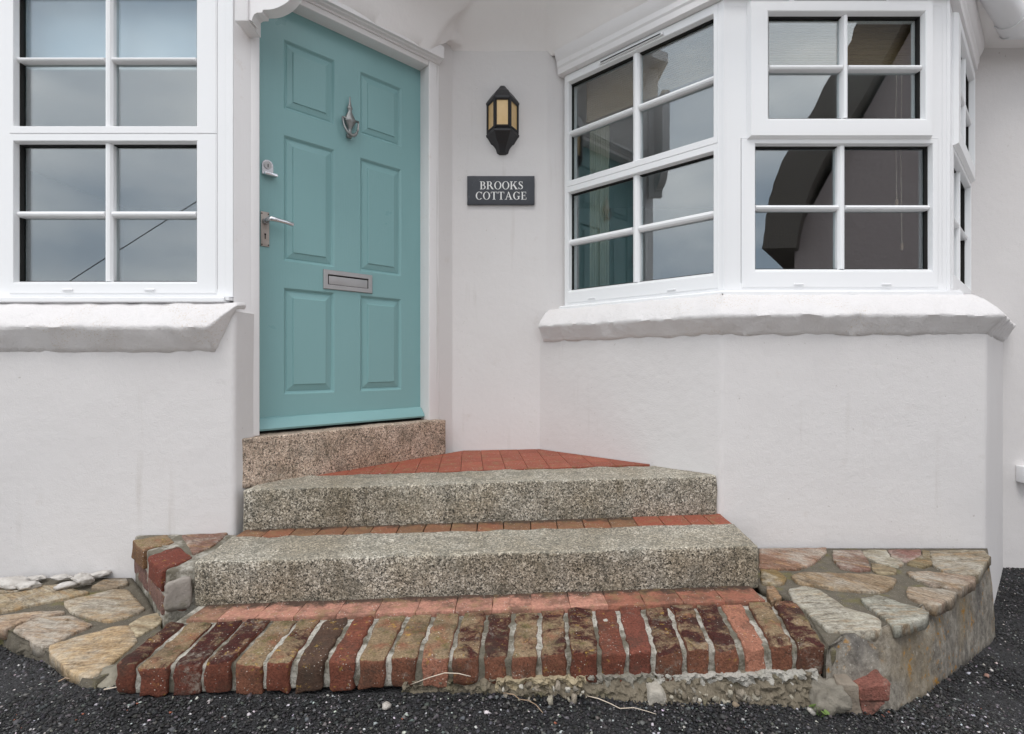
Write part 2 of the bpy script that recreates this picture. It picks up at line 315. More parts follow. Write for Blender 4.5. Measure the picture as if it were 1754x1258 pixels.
# ------------------------------------------------------------------ object helpers
def thing(name, label, cat, loc, group=None):
    o = bpy.data.objects.new(name, None); col.objects.link(o); o.empty_display_size = .1
    o.location = (loc[0], loc[1], loc[2] + H); o['label'] = label; o['category'] = cat
    if group: o['group'] = group
    return o
def wloc(o):
    v = Vector(o.location)
    if o.parent is not None: v = o.matrix_parent_inverse @ v; v = v + wloc(o.parent)
    return v
def obj(name, vs, fs, mat, parent=None, smooth=False, color=None):
    """one mesh object; vertices are relative to the lens height and its origin is at the middle of its base"""
    a = np.array(vs, dtype=float); lo, hi = a.min(0), a.max(0); org = Vector(((lo[0] + hi[0]) / 2, (lo[1] + hi[1]) / 2, lo[2]))
    me = bpy.data.meshes.new(name); me.from_pydata([tuple(p) for p in (a - np.array(org))], [], fs)
    bm = bmesh.new(); bm.from_mesh(me); bmesh.ops.remove_doubles(bm, verts=bm.verts, dist=1e-5); bmesh.ops.recalc_face_normals(bm, faces=bm.faces); bm.to_mesh(me); bm.free()
    me.materials.append(MATS[mat])
    if smooth: me.polygons.foreach_set('use_smooth', [True] * len(me.polygons))
    o = bpy.data.objects.new(name, me); col.objects.link(o); org.z += H; o.location = org
    if color: o.color = color
    if parent is not None:
        o.parent = parent; o.matrix_parent_inverse = Matrix.Translation(-wloc_cache(parent))
    WL[o.name] = org
    return o
WL = {}
def wloc_cache(p): return WL[p.name] if p.name in WL else Vector(p.location)
def tag(o, label, cat=None, group=None, kind=None):
    o['label'] = label
    if cat: o['category'] = cat
    if group: o['group'] = group
    if kind: o['kind'] = kind
    return o
def sharp(o, ang=35):
    me = o.data; me.polygons.foreach_set('use_smooth', [True] * len(me.polygons)); me.set_sharp_from_angle(angle=math.radians(ang)); return o

class G:                                  # geometry collector for ONE part
    def __init__(s): s.v, s.f = [], []
    def add(s, vs, fs):
        k = len(s.v); s.v += [tuple(p) for p in vs]; s.f += [tuple(i + k for i in f) for f in fs]; return s
    def build(s, name, mat, parent=None, **kw): return obj(name, s.v, s.f, mat, parent, **kw)

def prism(plan, z0, z1):                  # vertical prism over a plan polygon
    n = len(plan); vs = [(x, y, z0) for x, y in plan] + [(x, y, z1) for x, y in plan]
    return vs, [tuple(range(n))[::-1], tuple(range(n, 2 * n))] + [(i, (i + 1) % n, n + (i + 1) % n, n + i) for i in range(n)]
def box8(c):                              # eight corners, bottom four then top four
    return c, [(3, 2, 1, 0), (4, 5, 6, 7), (0, 1, 5, 4), (1, 2, 6, 5), (2, 3, 7, 6), (3, 0, 4, 7)]
def abox(x0, x1, y0, y1, z0, z1): return box8([(x0, y0, z0), (x1, y0, z0), (x1, y1, z0), (x0, y1, z0), (x0, y0, z1), (x1, y0, z1), (x1, y1, z1), (x0, y1, z1)])

def rock_box(c8, cell=.03, r=.006, amp=.0, freq=20., seed=0., drop=None):
    """box on eight corners with rounded, uneven edges"""
    c = [Vector(p) for p in c8]
    L3 = [((c[1] - c[0]).length + (c[2] - c[3]).length) / 2, ((c[3] - c[0]).length + (c[2] - c[1]).length) / 2, ((c[4] - c[0]).length + (c[6] - c[2]).length) / 2]
    ax = []
    for l in L3:
        rr = min(r, l * .45); n = max(1, int(round((l - 2 * rr) / cell)))
        ax.append(([0, rr * .35, rr] + [rr + (l - 2 * rr) * i / n for i in range(1, n)] + [l - rr, l - rr * .35, l], rr))
    idx, vs, fs = {}, [], []
    def vert(i, j, k):
        if (i, j, k) in idx: return idx[(i, j, k)]
        p = [ax[0][0][i], ax[1][0][j], ax[2][0][k]]; q = [min(max(p[t], ax[t][1]), L3[t] - ax[t][1]) for t in range(3)]
        d = Vector([p[t] - q[t] for t in range(3)]); rr = min(a[1] for a in ax)
        w = Vector(q) + (d.normalized() * rr if d.length > 1e-9 else Vector())
        s, t, u = (w[i2] / L3[i2] for i2 in range(3))
        lo = c[0].lerp(c[1], s).lerp(c[3].lerp(c[2], s), t); hi = c[4].lerp(c[5], s).lerp(c[7].lerp(c[6], s), t); pt = lo.lerp(hi, u)
        if amp:
            pt = pt + Vector((nz(pt, freq, seed), nz(pt, freq, seed + 31), nz(pt, freq, seed + 67))) * amp
            pt = pt + Vector((nz(pt, freq * 3.1, seed + 5), nz(pt, freq * 3.1, seed + 41), nz(pt, freq * 3.1, seed + 87))) * amp * .4
        if drop: pt = drop(pt, s, t, u)
        idx[(i, j, k)] = len(vs); vs.append(tuple(pt)); return idx[(i, j, k)]
    N = [len(a[0]) for a in ax]
    for k in (0, N[2] - 1):
        for i in range(N[0] - 1):
            for j in range(N[1] - 1): fs.append((vert(i, j, k), vert(i + 1, j, k), vert(i + 1, j + 1, k), vert(i, j + 1, k)))
    for j in (0, N[1] - 1):
        for i in range(N[0] - 1):
            for k in range(N[2] - 1): fs.append((vert(i, j, k), vert(i + 1, j, k), vert(i + 1, j, k + 1), vert(i, j, k + 1)))
    for i in (0, N[0] - 1):
        for j in range(N[1] - 1):
            for k in range(N[2] - 1): fs.append((vert(i, j, k), vert(i, j + 1, k), vert(i, j + 1, k + 1), vert(i, j, k + 1)))
    return vs, fs

def resample(poly, step):
    out = []
    for a, b in zip(poly, poly[1:] + poly[:1]):
        n = max(1, int(math.dist(a, b) / step)); out += [lerp(a, b, i / n) for i in range(n)]
    return out
def smooth_poly(p, it=1):
    for _ in range(it):
        n = len(p); p = [tuple(.25 * p[i - 1][k] + .5 * p[i][k] + .25 * p[(i + 1) % n][k] for k in range(len(p[i]))) for i in range(n)]
    return p
def flagstone(poly3, thick=.03, amp=.003, seed=0.):
    """irregular flat stone over a 3D outline"""
    c0 = tuple(sum(q[k] for q in poly3) / len(poly3) for k in range(3)); p = resample([lerp(c0, tuple(q), 1.06) for q in poly3], .016)
    p = [lerp(a_, b_, .5) for a_, b_ in zip(p, smooth_poly(p, 1))]
    p = [(x + nz((x, y, z), 45, seed) * .005, y + nz((x, y, z), 45, seed + 9) * .005, z) for x, y, z in p]
    n = len(p); c = tuple(sum(q[k] for q in p) / n for k in range(3)); vs, fs = [], []
    levels = [(1.0, -thick), (1.0, -.003), (.985, -.0004), (.90, .001), (.68, .0015), (.4, .0015)]
    for s, dz in levels:
        for q in p:
            x, y, z = lerp(c, q, s)
            vs.append((x, y, z + dz + (nz((x, y, z), 22, seed) * amp + nz((x, y, z), 70, seed) * amp * .4 if dz > -.02 else 0)))
    for l in range(len(levels) - 1):
        for i in range(n): fs.append((l * n + i, l * n + (i + 1) % n, (l + 1) * n + (i + 1) % n, (l + 1) * n + i))
    vs.append((c[0], c[1], c[2] + .0015)); k = len(vs) - 1; b = (len(levels) - 1) * n
    fs += [(b + i, b + (i + 1) % n, k) for i in range(n)] + [tuple(range(n))]
    return vs, fs

def offsets(line):                        # mitred outward normals of a plan polyline walked with the outside on its right
    nn = []
    for i in range(len(line) - 1):
        dx, dy = line[i + 1][0] - line[i][0], line[i + 1][1] - line[i][1]; l = math.hypot(dx, dy); nn.append((dy / l, -dx / l))
    out = []
    for i in range(len(line)):
        a, b = nn[max(0, i - 1)], nn[min(len(nn) - 1, i)]; mx, my = a[0] + b[0], a[1] + b[1]; d = mx * a[0] + my * a[1]
        out.append((mx / d, my / d))
    return out
def densify(line, step):
    out = []
    for a, b in zip(line, line[1:]):
        n = max(1, int(math.dist(a, b) / step)); out += [lerp(a, b, i / n) for i in range(n)]
    return out + [line[-1]]
def fillet(line, r):
    out = [line[0]]
    for a, b, c in zip(line, line[1:], line[2:]):
        for t in (-1, -.5, 0, .5, 1):
            p0 = lerp(b, a, r / math.dist(a, b)); p1 = lerp(b, c, r / math.dist(b, c)); u = (t + 1) / 2
            out.append(lerp(lerp(p0, b, u), lerp(b, p1, u), u))
    return out + [line[-1]]
def sweep(line, prof, closed=True, step=None, amp=0., freq=10., scale=None, zref=None):
    """profile points (outward, z) swept along a plan polyline with mitred corners and end caps"""
    if step:
        pts, off = [], []; o0 = offsets(line)
        for i, (a, b) in enumerate(zip(line, line[1:])):
            n = max(1, int(math.dist(a, b) / step)); m0, m1 = o0[i], o0[i + 1]
            dx, dy = (b[0] - a[0]), (b[1] - a[1]); l = math.hypot(dx, dy); fl = (dy / l, -dx / l)
            for k in range(n):
                pts.append(lerp(a, b, k / n)); off.append(m0 if k == 0 else fl)
        pts.append(line[-1]); off.append(o0[-1])
    else: pts, off = line, offsets(line)
    vs, fs, m = [], [], len(prof); run = 0.
    for i, (p, o) in enumerate(zip(pts, off)):
        if i: run += math.dist(pts[i - 1], p)
        k = scale(p) if scale else 1.
        for n_, z in prof:
            q = (p[0] + o[0] * n_ * k, p[1] + o[1] * n_ * k, z if zref is None else zref + (z - zref) * max(.12, k))
            if amp:
                a = amp * (nz(q, freq) + .5 * nz(q, freq * 2.7, 3.)); q = (q[0] + o[0] * a, q[1] + o[1] * a, q[2] + amp * .8 * nz(q, freq, 11.))
            vs.append(q)
    for i in range(len(pts) - 1):
        for j in range(m if closed else m - 1): fs.append((i * m + j, i * m + (j + 1) % m, (i + 1) * m + (j + 1) % m, (i + 1) * m + j))
    if closed: fs += [tuple(range(m)), tuple(range((len(pts) - 1) * m, len(pts) * m))]
    return vs, fs

class Local:                              # upright plane: s along it, n outward, z up
    def __init__(s, o, d, n): s.o, s.d, s.n = o, d, n
    def __call__(s, a, n, z): return (s.o[0] + s.d[0] * a + s.n[0] * n, s.o[1] + s.d[1] * a + s.n[1] * n, z)
    def s_of(s, p): return (p[0] - s.o[0]) * s.d[0] + (p[1] - s.o[1]) * s.d[1]
    def box(s, a0, a1, n0, n1, z0, z1): return box8([s(a0, n1, z0), s(a1, n1, z0), s(a1, n0, z0), s(a0, n0, z0), s(a0, n1, z1), s(a1, n1, z1), s(a1, n0, z1), s(a0, n0, z1)])
    def rbox(s, a0, a1, n0, n1, z0, z1, r=.004): return rock_box(s.box(a0, a1, n0, n1, z0, z1)[0], 10., r)
    def ring(s, a0, a1, z0, z1, prof):    # closed profile (inset, n) run round a rectangle with mitred corners
        vs, fs, m = [], [], len(prof)
        for t, n in prof: vs += [s(a0 + t, n, z0 + t), s(a1 - t, n, z0 + t), s(a1 - t, n, z1 - t), s(a0 + t, n, z1 - t)]
        for j in range(m):
            k = (j + 1) % m
            for i in range(4): fs.append((j * 4 + i, j * 4 + (i + 1) % 4, k * 4 + (i + 1) % 4, k * 4 + i))
        return vs, fs
    def sheet(s, a0, a1, z0, z1, levels): # nested rectangles (inset, n), last one filled: raised panels
        vs, fs = [], []
        for t, n in levels: vs += [s(a0 + t, n, z0 + t), s(a1 - t, n, z0 + t), s(a1 - t, n, z1 - t), s(a0 + t, n, z1 - t)]
        for j in range(len(levels) - 1):
            for i in range(4): fs.append((j * 4 + i, j * 4 + (i + 1) % 4, j * 4 + 4 + (i + 1) % 4, j * 4 + 4 + i))
        k = (len(levels) - 1) * 4; fs.append((k, k + 1, k + 2, k + 3)); return vs, fs
    def tube(s, pts, radii, seg=10): return tube([s(*p) for p in pts], radii, seg)
    def lathe(s, a, n, prof, seg=16, squash=1.):    # vertical axis at (a, n); profile (radius, z)
        vs, fs = [], []
        for r, z in prof:
            for i in range(seg): t = 2 * math.pi * i / seg; vs.append(s(a + r * math.cos(t), n + r * squash * math.sin(t), z))
        for j in range(len(prof) - 1):
            for i in range(seg): fs.append((j * seg + i, j * seg + (i + 1) % seg, (j + 1) * seg + (i + 1) % seg, (j + 1) * seg + i))
        fs += [tuple(range(seg)), tuple(range((len(prof) - 1) * seg, len(prof) * seg))]; return vs, fs
def tube(pts, radii, seg=10):
    pts = [Vector(p) for p in pts]
    if not hasattr(radii, '__len__'): radii = [radii] * len(pts)
    vs, fs = [], []
    for i, p in enumerate(pts):
        d = (pts[min(i + 1, len(pts) - 1)] - pts[max(i - 1, 0)]).normalized(); up = Vector((0, 0, 1)) if abs(d.z) < .9 else Vector((1, 0, 0))
        a = d.cross(up).normalized(); b = a.cross(d)
        for k in range(seg): t = 2 * math.pi * k / seg; vs.append(tuple(p + (a * math.cos(t) + b * math.sin(t)) * radii[i]))
    for j in range(len(pts) - 1):
        for i in range(seg): fs.append((j * seg + i, j * seg + (i + 1) % seg, (j + 1) * seg + (i + 1) % seg, (j + 1) * seg + i))
    fs += [tuple(range(seg)), tuple(range((len(pts) - 1) * seg, len(pts) * seg))]; return vs, fs

# ------------------------------------------------------------------ plan (metres, lens at the origin, Y away from it)
R2 = math.sqrt(.5)
YL, YC, YB, YU = 2.10, 2.95, 2.237, 2.33      # left wall, recessed wall by the door, bay wall below, bay windows above
CDL, CDF, CTH = -3.372, -3.262, -3.21         # door leaf, door-frame face and threshold face, lines X - Y = c
bay_low = [(.153, YC), (.866, YB), (1.962, YB), (2.675, YC)]
bay_up = [(.286, YC), (.9107, 2.3254), (1.8785, 2.3254), (2.503, YC)]
SOF = 1.718

# ------------------------------------------------------------------ ground
def build_ground():
    xs = sorted(set([-60, -30, -15, -8, -5] + list(np.round(np.arange(-3.4, 4.01, .05), 3)) + [5, 6, 8, 12, 20, 40, 60]))
    ys = sorted(set([-120, -60, -30, -12, -6, -3, -1, 0] + list(np.round(np.arange(.6, 3.2, .05), 3)) + [4, 6, 10, 30, 80, 200]))
    vs = [(x, y, gz(x) + (.006 * noise.noise(Vector((x * 3, y * 3, 0))) if abs(x) < 4 and 0 < y < 3 else 0)) for y in ys for x in xs]; w = len(xs)
    fs = [(j * w + i, j * w + i + 1, (j + 1) * w + i + 1, (j + 1) * w + i) for j in range(len(ys) - 1) for i in range(w - 1)]
    g = obj('tarmac_ground', vs, fs, 'tarmac', smooth=True); tag(g, 'dark loose-chipped tarmac in front of the steps', kind='structure')
    lx_ = [-40, -12, -6, -3, -1.5, 0, 1.5, 3, 6, 12, 40]; ly_ = [-4.2, -2, 0, .3, .62]
    vs = [(x, y, gz(x) + .006) for y in ly_ for x in lx_] + [(x, y, gz(x) - .1) for y in ly_ for x in lx_]; w = len(lx_); k = w * len(ly_)
    fs = [(j * w + i, j * w + i + 1, (j + 1) * w + i + 1, (j + 1) * w + i) for j in range(len(ly_) - 1) for i in range(w - 1)]; fs += [tuple(q + k for q in f_) for f_ in fs] + [(i, i + 1, i + 1 + k, i + k) for i in range(w - 1)] + [(k - w + i, k - w + i + 1, 2 * k - w + i + 1, 2 * k - w + i) for i in range(w - 1)]
    ln = obj('bounce_lane', vs, fs, 'bounce_concrete'); ln['kind'] = 'structure'  # unseen pale strip behind the camera, added to bounce light onto soffit and walls
    ridge = [(x, -150 + 12 * math.sin(x * .02), 9 + 6 * noise.noise(Vector((x * .012, 0, 3)))) for x in range(-320, 321, 20)]
    vs = []; n = len(ridge)
    for x, y, z in ridge: vs += [(x, y + 45, -3), (x, y + 20, z * .55 + 2), (x, y, z + 2), (x, y - 40, -3)]
    fs = [(i * 4 + k, i * 4 + k + 1, i * 4 + k + 5, i * 4 + k + 4) for i in range(n - 1) for k in range(3)]
    h = obj('hills', vs, fs, 'hill_grass', smooth=True); h['kind'] = 'structure'
build_ground()

# ------------------------------------------------------------------ the cottage
cottage = thing('cottage', 'white rendered cottage with teal panelled front door and white bay windows', 'house', (-.8, YC, -.86))

def wall_strip(line, z0, z1, thick, mat='render_white', amp=.003, fr=.018):
    f = fillet(line, fr) if len(line) > 2 else line
    f = densify(f, .12); off = offsets(f); zs = [z0 + (z1 - z0) * i / max(1, int((z1 - z0) / .12)) for i in range(max(1, int((z1 - z0) / .12)) + 1)]
    g = G(); n, w = len(zs), len(f)
    vs = [(p[0] + o[0] * amp * nz((p[0], p[1], z), 2.2), p[1] + o[1] * amp * nz((p[0], p[1], z), 2.2), z) for z in zs for p, o in zip(f, off)]
    vb = [(p[0] - o[0] * thick, p[1] - o[1] * thick, z) for z in zs for p, o in zip(f, off)]
    fs = [(j * w + i, j * w + i + 1, (j + 1) * w + i + 1, (j + 1) * w + i) for j in range(n - 1) for i in range(w - 1)]
    k = n * w; fb = [tuple(i + k for i in q[::-1]) for q in fs]
    edge = [(i, i + 1, i + 1 + k, i + k) for i in range(w - 1)] + [((n - 1) * w + i, (n - 1) * w + i + 1, (n - 1) * w + i + 1 + k, (n - 1) * w + i + k) for i in range(w - 1)]
    edge += [(j * w, (j + 1) * w, (j + 1) * w + k, j * w + k) for j in range(n - 1)] + [(j * w + w - 1, (j + 1) * w + w - 1, (j + 1) * w + w - 1 + k, j * w + w - 1 + k) for j in range(n - 1)]
    g.add(vs + vb, fs + fb + edge); return sharp(g.build('wall', mat, cottage), 50)

jl = on_minus(440, CDF)
wall_strip([(-4.4, YL), (-1.077, YL), (-1.052, 2.2165)], -1.1, .20, .10)                       # left of the door, below the window
jr = on_minus(752, CDF)
wall_strip([(jr[0] - .012, jr[1] - .012), (U(775) * YC, YC), (.19, YC), (.32, YC + .035)], -.9, SOF + .01, .12, fr=.008)  # recess with the lantern
wall_strip(bay_low, -1.35, .17, .14)                                                           # bay below the windows
wall_strip([(2.40, YC + .003), (7.0, YC + .003)], -1.5, SOF + .03, .2)                                  # right of the bay
wall_strip([(-4.4, 2.16), (-1.13, 2.16)], 1.53, SOF + .02, .12)                                # over the left window

def ledge(line, prof, scale=None):
    v, f = sweep(line, prof, True, .012, .009, 13., scale, .235 if scale else None); return sharp(obj('window_ledge', v, f, 'render_rough', cottage), 60)
zb = .0
ledge([(.175, YC - .022)] + bay_low[1:], [(-.12, .30), (-.045, .290), (-.008, .266), (.028, .226), (.048, .203), (.053, .193), (.047, .183), (.028, .156), (.012, .131), (.001, .115), (-.05, .108)])
def lsc(p): return 1. if p[0] < -1.15 else max(.10, 1 - (p[0] + 1.15) / .09)
ledge([(-4.4, YL), (-1.069, YL), (-1.058, 2.15)], [(-.12, .245), (-.02, .236), (.014, .205), (.042, .168), (.060, .145), (.064, .134), (.057, .122), (.036, .090), (.016, .062), (.002, .042), (-.05, .034)], lsc)

# hand-plastered porch ceiling: coved down to the door head and the bay, rising towards the front
def zceil(x, y):
    dd = max(0., (x - y + 3.20) * R2); db = max(0., (3.165 - x - y) * R2); dw = YC - y
    e_ = min(1., max(0., (y - 2.78) / .10)); return min(1.600 + .12 * e_ + .13 * (1 - math.exp(-dd / .045)) + .8 * dd, 1.674 + .06 * (1 - math.exp(-db / .05)) + .8 * db, 1.700 + .018 * (1 - math.exp(-dw / .03)) + .75 * dw) + .004 * nz((x, y, 0), 4)
ys_ = list(np.linspace(2.36, YC + .002, 40)); nx_ = 50; vs, fs = [], []
for y in ys_:
    x0, x1 = y - 3.282, 3.215 - y
    for i in range(nx_ + 1): x = x0 + (x1 - x0) * i / nx_; vs.append((x, y, zceil(x, y)))
k = len(vs); w = nx_ + 1
for y in ys_:
    x0, x1 = y - 3.282, 3.215 - y
    for i in range(nx_ + 1): vs.append((x0 + (x1 - x0) * i / nx_, y, 2.42))
n = len(ys_); fs = [(j * w + i, j * w + i + 1, (j + 1) * w + i + 1, (j + 1) * w + i) for j in range(n - 1) for i in range(w - 1)]; fs += [tuple(q + k for q in f_) for f_ in fs]
fs += [(i, i + 1, i + 1 + k, i + k) for i in range(w - 1)] + [(k - w + i, k - w + i + 1, 2 * k - w + i + 1, 2 * k - w + i) for i in range(w - 1)] + [(j * w, j * w + w, j * w + w + k, j * w + k) for j in range(n - 1)] + [(j * w + w - 1, j * w + 2 * w - 1, j * w + 2 * w - 1 + k, j * w + w - 1 + k) for j in range(n - 1)]
sharp(obj('porch_ceiling', vs, fs, 'plaster_soffit', cottage), 50)
bay_o = [(p[0] + o[0] * .075, p[1] + o[1] * .075) for p, o in zip(bay_up, offsets(bay_up))]
plan = [(-4.4, 2.09), (-1.16, 2.09), (-1.16, 2.36), (-.42, 3.04), (.16, 3.04), bay_o[1], bay_o[2], (2.62, 2.86), (7, 2.86), (7, 6.2), (-4.4, 6.2)]
v, f = prism(plan, SOF, 2.42); sharp(obj('eaves_board', v, f, 'plaster_soffit', cottage), 30)
rp = [(-4.5, 2.03), (-1.08, 2.03), (-.92, 2.33), (.80, 2.33), (.93, 2.22), (bay_o[2][0] + .02, 2.19), (2.66, 2.80), (7.1, 2.80), (7.1, 6.3), (-4.5, 6.3)]
v, f = prism(rp, 2.425, 2.50); obj('roof_edge', v, f, 'white_timber', cottage)
rv = [(-4.5, 2.36, 2.505), (7.1, 2.8, 2.505), (7.1, 6.3, 2.505), (-4.5, 6.3, 2.505), (-4.5, 4.6, 4.2), (7.1, 4.6, 4.2)]
obj('roof', rv, [(0, 1, 2, 3), (0, 1, 5, 4), (2, 3, 4, 5), (1, 2, 5), (0, 4, 3)], 'roof_slate', cottage)
# rooms behind the glass
v, f = abox(-4.4, 7, 6.0, 6.2, -1.2, SOF - .001); obj('room_back_wall', v, f, 'room_wall', cottage)
v, f = prism([(-4.3, 2.28), (-1.2, 2.28), (-.5, 3.12), (.2, 3.12), (.97, 2.42), (1.84, 2.42), (2.42, 3.16), (6.85, 3.16), (6.85, 5.99), (-4.3, 5.99)], -.72, -.60); obj('room_floor', v, f, 'room_floor', cottage)
for x, y0 in ((-4.4, 2.3), (6.9, 3.16)): v, f = abox(x, x + .1, y0, 5.99, -1.2, SOF - .001); obj('room_side_wall', v, f, 'room_wall', cottage)
v, f = prism([(-1.15, 2.36), (-1.12, 2.33), (-.43, 3.05), (-.43, 5.99), (-.53, 5.99), (-.53, 3.12)], -.59, SOF - .003); obj('room_partition', v, f, 'room_wall', cottage)

# ---- door frame (jambs, head, moulding) and door
D = Local(on_minus(445, CDL), (R2, R2), (R2, -R2))
def ds(px, c=CDL): return D.s_of(on_minus(px, c))
nF = (CDF - CDL) * R2                     # face of the frame stands proud of the leaf
sL, sR = ds(452, CDL) - .0, ds(720, CDL)
sL = D.s_of(on_minus(445, CDF))           # left jamb's inner edge as seen
zD0, zD1 = -.288, 1.545
fr = thing  # (keeps the name short below)
frame = G()
v, f = D.rbox(D.s_of(on_minus(429, CDF)), sL, -.05, nF, -.30, SOF - .002, .004); jamb1 = sharp(obj('door_jamb', v, f, 'white_timber', cottage))
v, f = D.rbox(sR, D.s_of(on_minus(752, CDF)), -.05, nF, -.30, SOF - .002, .004); jamb2 = sharp(obj('door_jamb', v, f, 'white_timber', cottage))
zH = (HY - 122) / F * on_minus(720, CDL)[1]
v, f = D.rbox(sL + .001, sR - .001, -.05, nF - .002, zH, 1.66, .004); head = sharp(obj('door_head', v, f, 'white_timber', cottage))
hz_ = 1.602 - zH; hm = [(0, zH + hz_ * .52), (.008, zH + hz_ * .54), (.010, zH + hz_ * .66), (.026, zH + hz_ * .74), (.030, zH + hz_ * .84), (.044, 1.598), (.046, 1.66), (0, 1.66)]
vs = []; m = len(hm)
for s_ in (sL - .02, D.s_of(on_minus(752, CDF)) - .001):
    for n_, z in hm: vs.append(D(s_, nF - .001 + n_, z))
v, f = vs, [(j, (j + 1) % m, m + (j + 1) % m, m + j) for j in range(m)] + [tuple(range(m)), tuple(range(m, 2 * m))]
sharp(obj('head_moulding', v, f, 'white_timber', head), 25)
v, f = D.box(sL + .002, sR - .002, -.035, .012, zD0 - .012, zD0 - .004); obj('door_sill', v, f, 'dark_gap', cottage)

def dz(py, px): return (HY - py) / F * on_minus(px, CDL)[1]
cols_ = [(ds(486), ds(573)), (ds(617), ds(687.5))]
rows_ = [(dz(676, 486), dz(493, 486)), (dz(447, 486), dz(231, 486)), (dz(186, 486), dz(67, 486))]
# leaf: a slab with six recesses
zt = zH + .03; sa, sb = sL - .03, sR + .01
cx_ = [sa] + [q for c in cols_ for q in c] + [sb]; rz_ = [zD0] + [q for r in rows_ for q in r] + [zt]
g = G()
for i in range(5):
    for j in range(7):
        a0, a1, z0, z1 = cx_[i], cx_[i + 1], rz_[j], rz_[j + 1]
        if i in (1, 3) and j in (1, 3, 5): g.add(*D.sheet(a0, a1, z0, z1, [(0, 0), (.005, -.0035), (.009, -.010), (.014, -.012)]))
        else: g.add([D(a0, 0, z0), D(a1, 0, z0), D(a1, 0, z1), D(a0, 0, z1)], [(0, 1, 2, 3)])
ov, of_ = D.box(sa, sb, -.045, 0, zD0, zt); g.add(ov, [q for k, q in enumerate(of_) if k != 2])
door = sharp(g.build('door', 'teal_paint', cottage), 25); tag(door, 'teal six-panel door')
for c in cols_:
    for r in rows_:
        v, f = D.sheet(c[0] + .0145, c[1] - .0145, r[0] + .0145, r[1] - .0145, [(0, -.030), (0, -.0118), (.003, -.0095), (.026, -.0035), (.0275, .0005), (.030, .0015)])
        sharp(obj('panel', v, f, 'teal_paint', door), 20)
wp = [(.0012, zD0 + .004), (.038, zD0 + .002), (.042, zD0 + .010), (.036, zD0 + .022), (.012, zD0 + .050), (.0012, zD0 + .054)]
vs = [D(s_, n_, z) for s_ in (sL + .002, sR - .002) for n_, z in wp]; m = len(wp)
sharp(obj('weather_bar', vs, [(j, (j + 1) % m, m + (j + 1) % m, m + j) for j in range(m)] + [tuple(range(m)), tuple(range(m, 2 * m))], 'teal_paint', door), 25)
# letter plate
a0, a1 = ds(553), ds(637); z0, z1 = dz(495, 553), dz(461, 553)
v, f = D.ring(a0, a1, z0, z1, [(0, .001), (.001, .006), (.003, .008), (.021, .008), (.0225, .006), (.0225, .001)]); sharp(obj('letter_plate', v, f, 'satin_plate', door), 30)
v, f = D.box(a0 + .02, a1 - .02, .0008, .0018, z0 + .02, z1 - .02); obj('letter_slot', v, f, 'dark_gap', door)
v, f = D.rbox(a0 + .027, a1 - .027, .002, .0055, z0 + .024, z1 - .029, .001); sharp(obj('letter_flap', v, f, 'satin_plate', door))
# knocker: urn-shaped body, finial, hanging ring
ks, kn = ds(596.5), .001; kz = lambda py: dz(py, 597)
prof = [(.002, 168), (.004, 171), (.0035, 174), (.007, 181), (.009, 185), (.013, 186), (.0135, 189), (.009, 191), (.010, 194), (.016, 198), (.024, 203), (.029, 207), (.031, 210), (.026, 213), (.016, 219), (.009, 224), (.008, 227), (.011, 230), (.006, 233)]
v, f = D.lathe(ks, .016, [(r, kz(p)) for r, p in prof], 16, .55); kb = obj('knocker_body', v, f, 'pewter', door, smooth=True)
zc, zr = kz(208), kz(236)
pts = [(ks + .041 * math.cos(t), .022 + .012 * math.sin(math.pi * k / 20), zc + (zc - zr) * math.sin(t)) for k in range(21) for t in [math.pi + math.pi * k / 20]]
v, f = D.tube(pts, [.0045 + .004 * math.sin(math.pi * k / 20) ** 2 for k in range(21)], 8); obj('knocker_ring', v, f, 'pewter', door, smooth=True)
v, f = D.tube([(ks - .042, .022, zc), (ks + .042, .022, zc)], .0055, 8); obj('knocker_pin', v, f, 'pewter', door, smooth=True)
v, f = D.rbox(ks - .012, ks + .012, .001, .014, kz(238), kz(231), .003); obj('knocker_strike', v, f, 'pewter', door)
# rim lock pull
a0, a1 = ds(448), ds(467); lz = lambda py: dz(py, 457)
pl = [(a0, lz(300)), (a1, lz(300)), (a1, lz(284))] + [((a0 + a1) / 2 + (a1 - a0) / 2 * math.cos(t), lz(284) + (a1 - a0) / 2 * math.sin(t)) for t in np.linspace(.15, math.pi - .15, 9)] + [(a0, lz(284))]
n = len(pl); vs = [D(s_, .001, z) for s_, z in pl] + [D(s_, .007, z) for s_, z in pl]
sharp(obj('lock_plate', vs, [tuple(range(n)), tuple(range(n, 2 * n))] + [(i, (i + 1) % n, n + (i + 1) % n, n + i) for i in range(n)], 'chrome', door))
sc_, zc2 = (a0 + a1) / 2, lz(284)
def disc(s_, z, r, n0, n1, seg=20):
    vs = [D(s_ + r * math.cos(2 * math.pi * i / seg), n_, z + r * math.sin(2 * math.pi * i / seg)) for n_ in (n0, n1) for i in range(seg)]
    return vs, [tuple(range(seg)), tuple(range(seg, 2 * seg))] + [(i, (i + 1) % seg, seg + (i + 1) % seg, seg + i) for i in range(seg)]
v, f = disc(sc_, zc2, .0165, .0072, .0105); sharp(obj('lock_cylinder', v, f, 'satin_plate', door))
v, f = D.box(sc_ - .002, sc_ + .002, .0106, .0110, zc2 - .010, zc2 + .004); obj('keyhole', v, f, 'dark_gap', door)
v, f = D.rbox(a0 + .004, a1 + .012, .0072, .030, lz(303), lz(298), .003); sharp(obj('lock_pull', v, f, 'chrome', door))
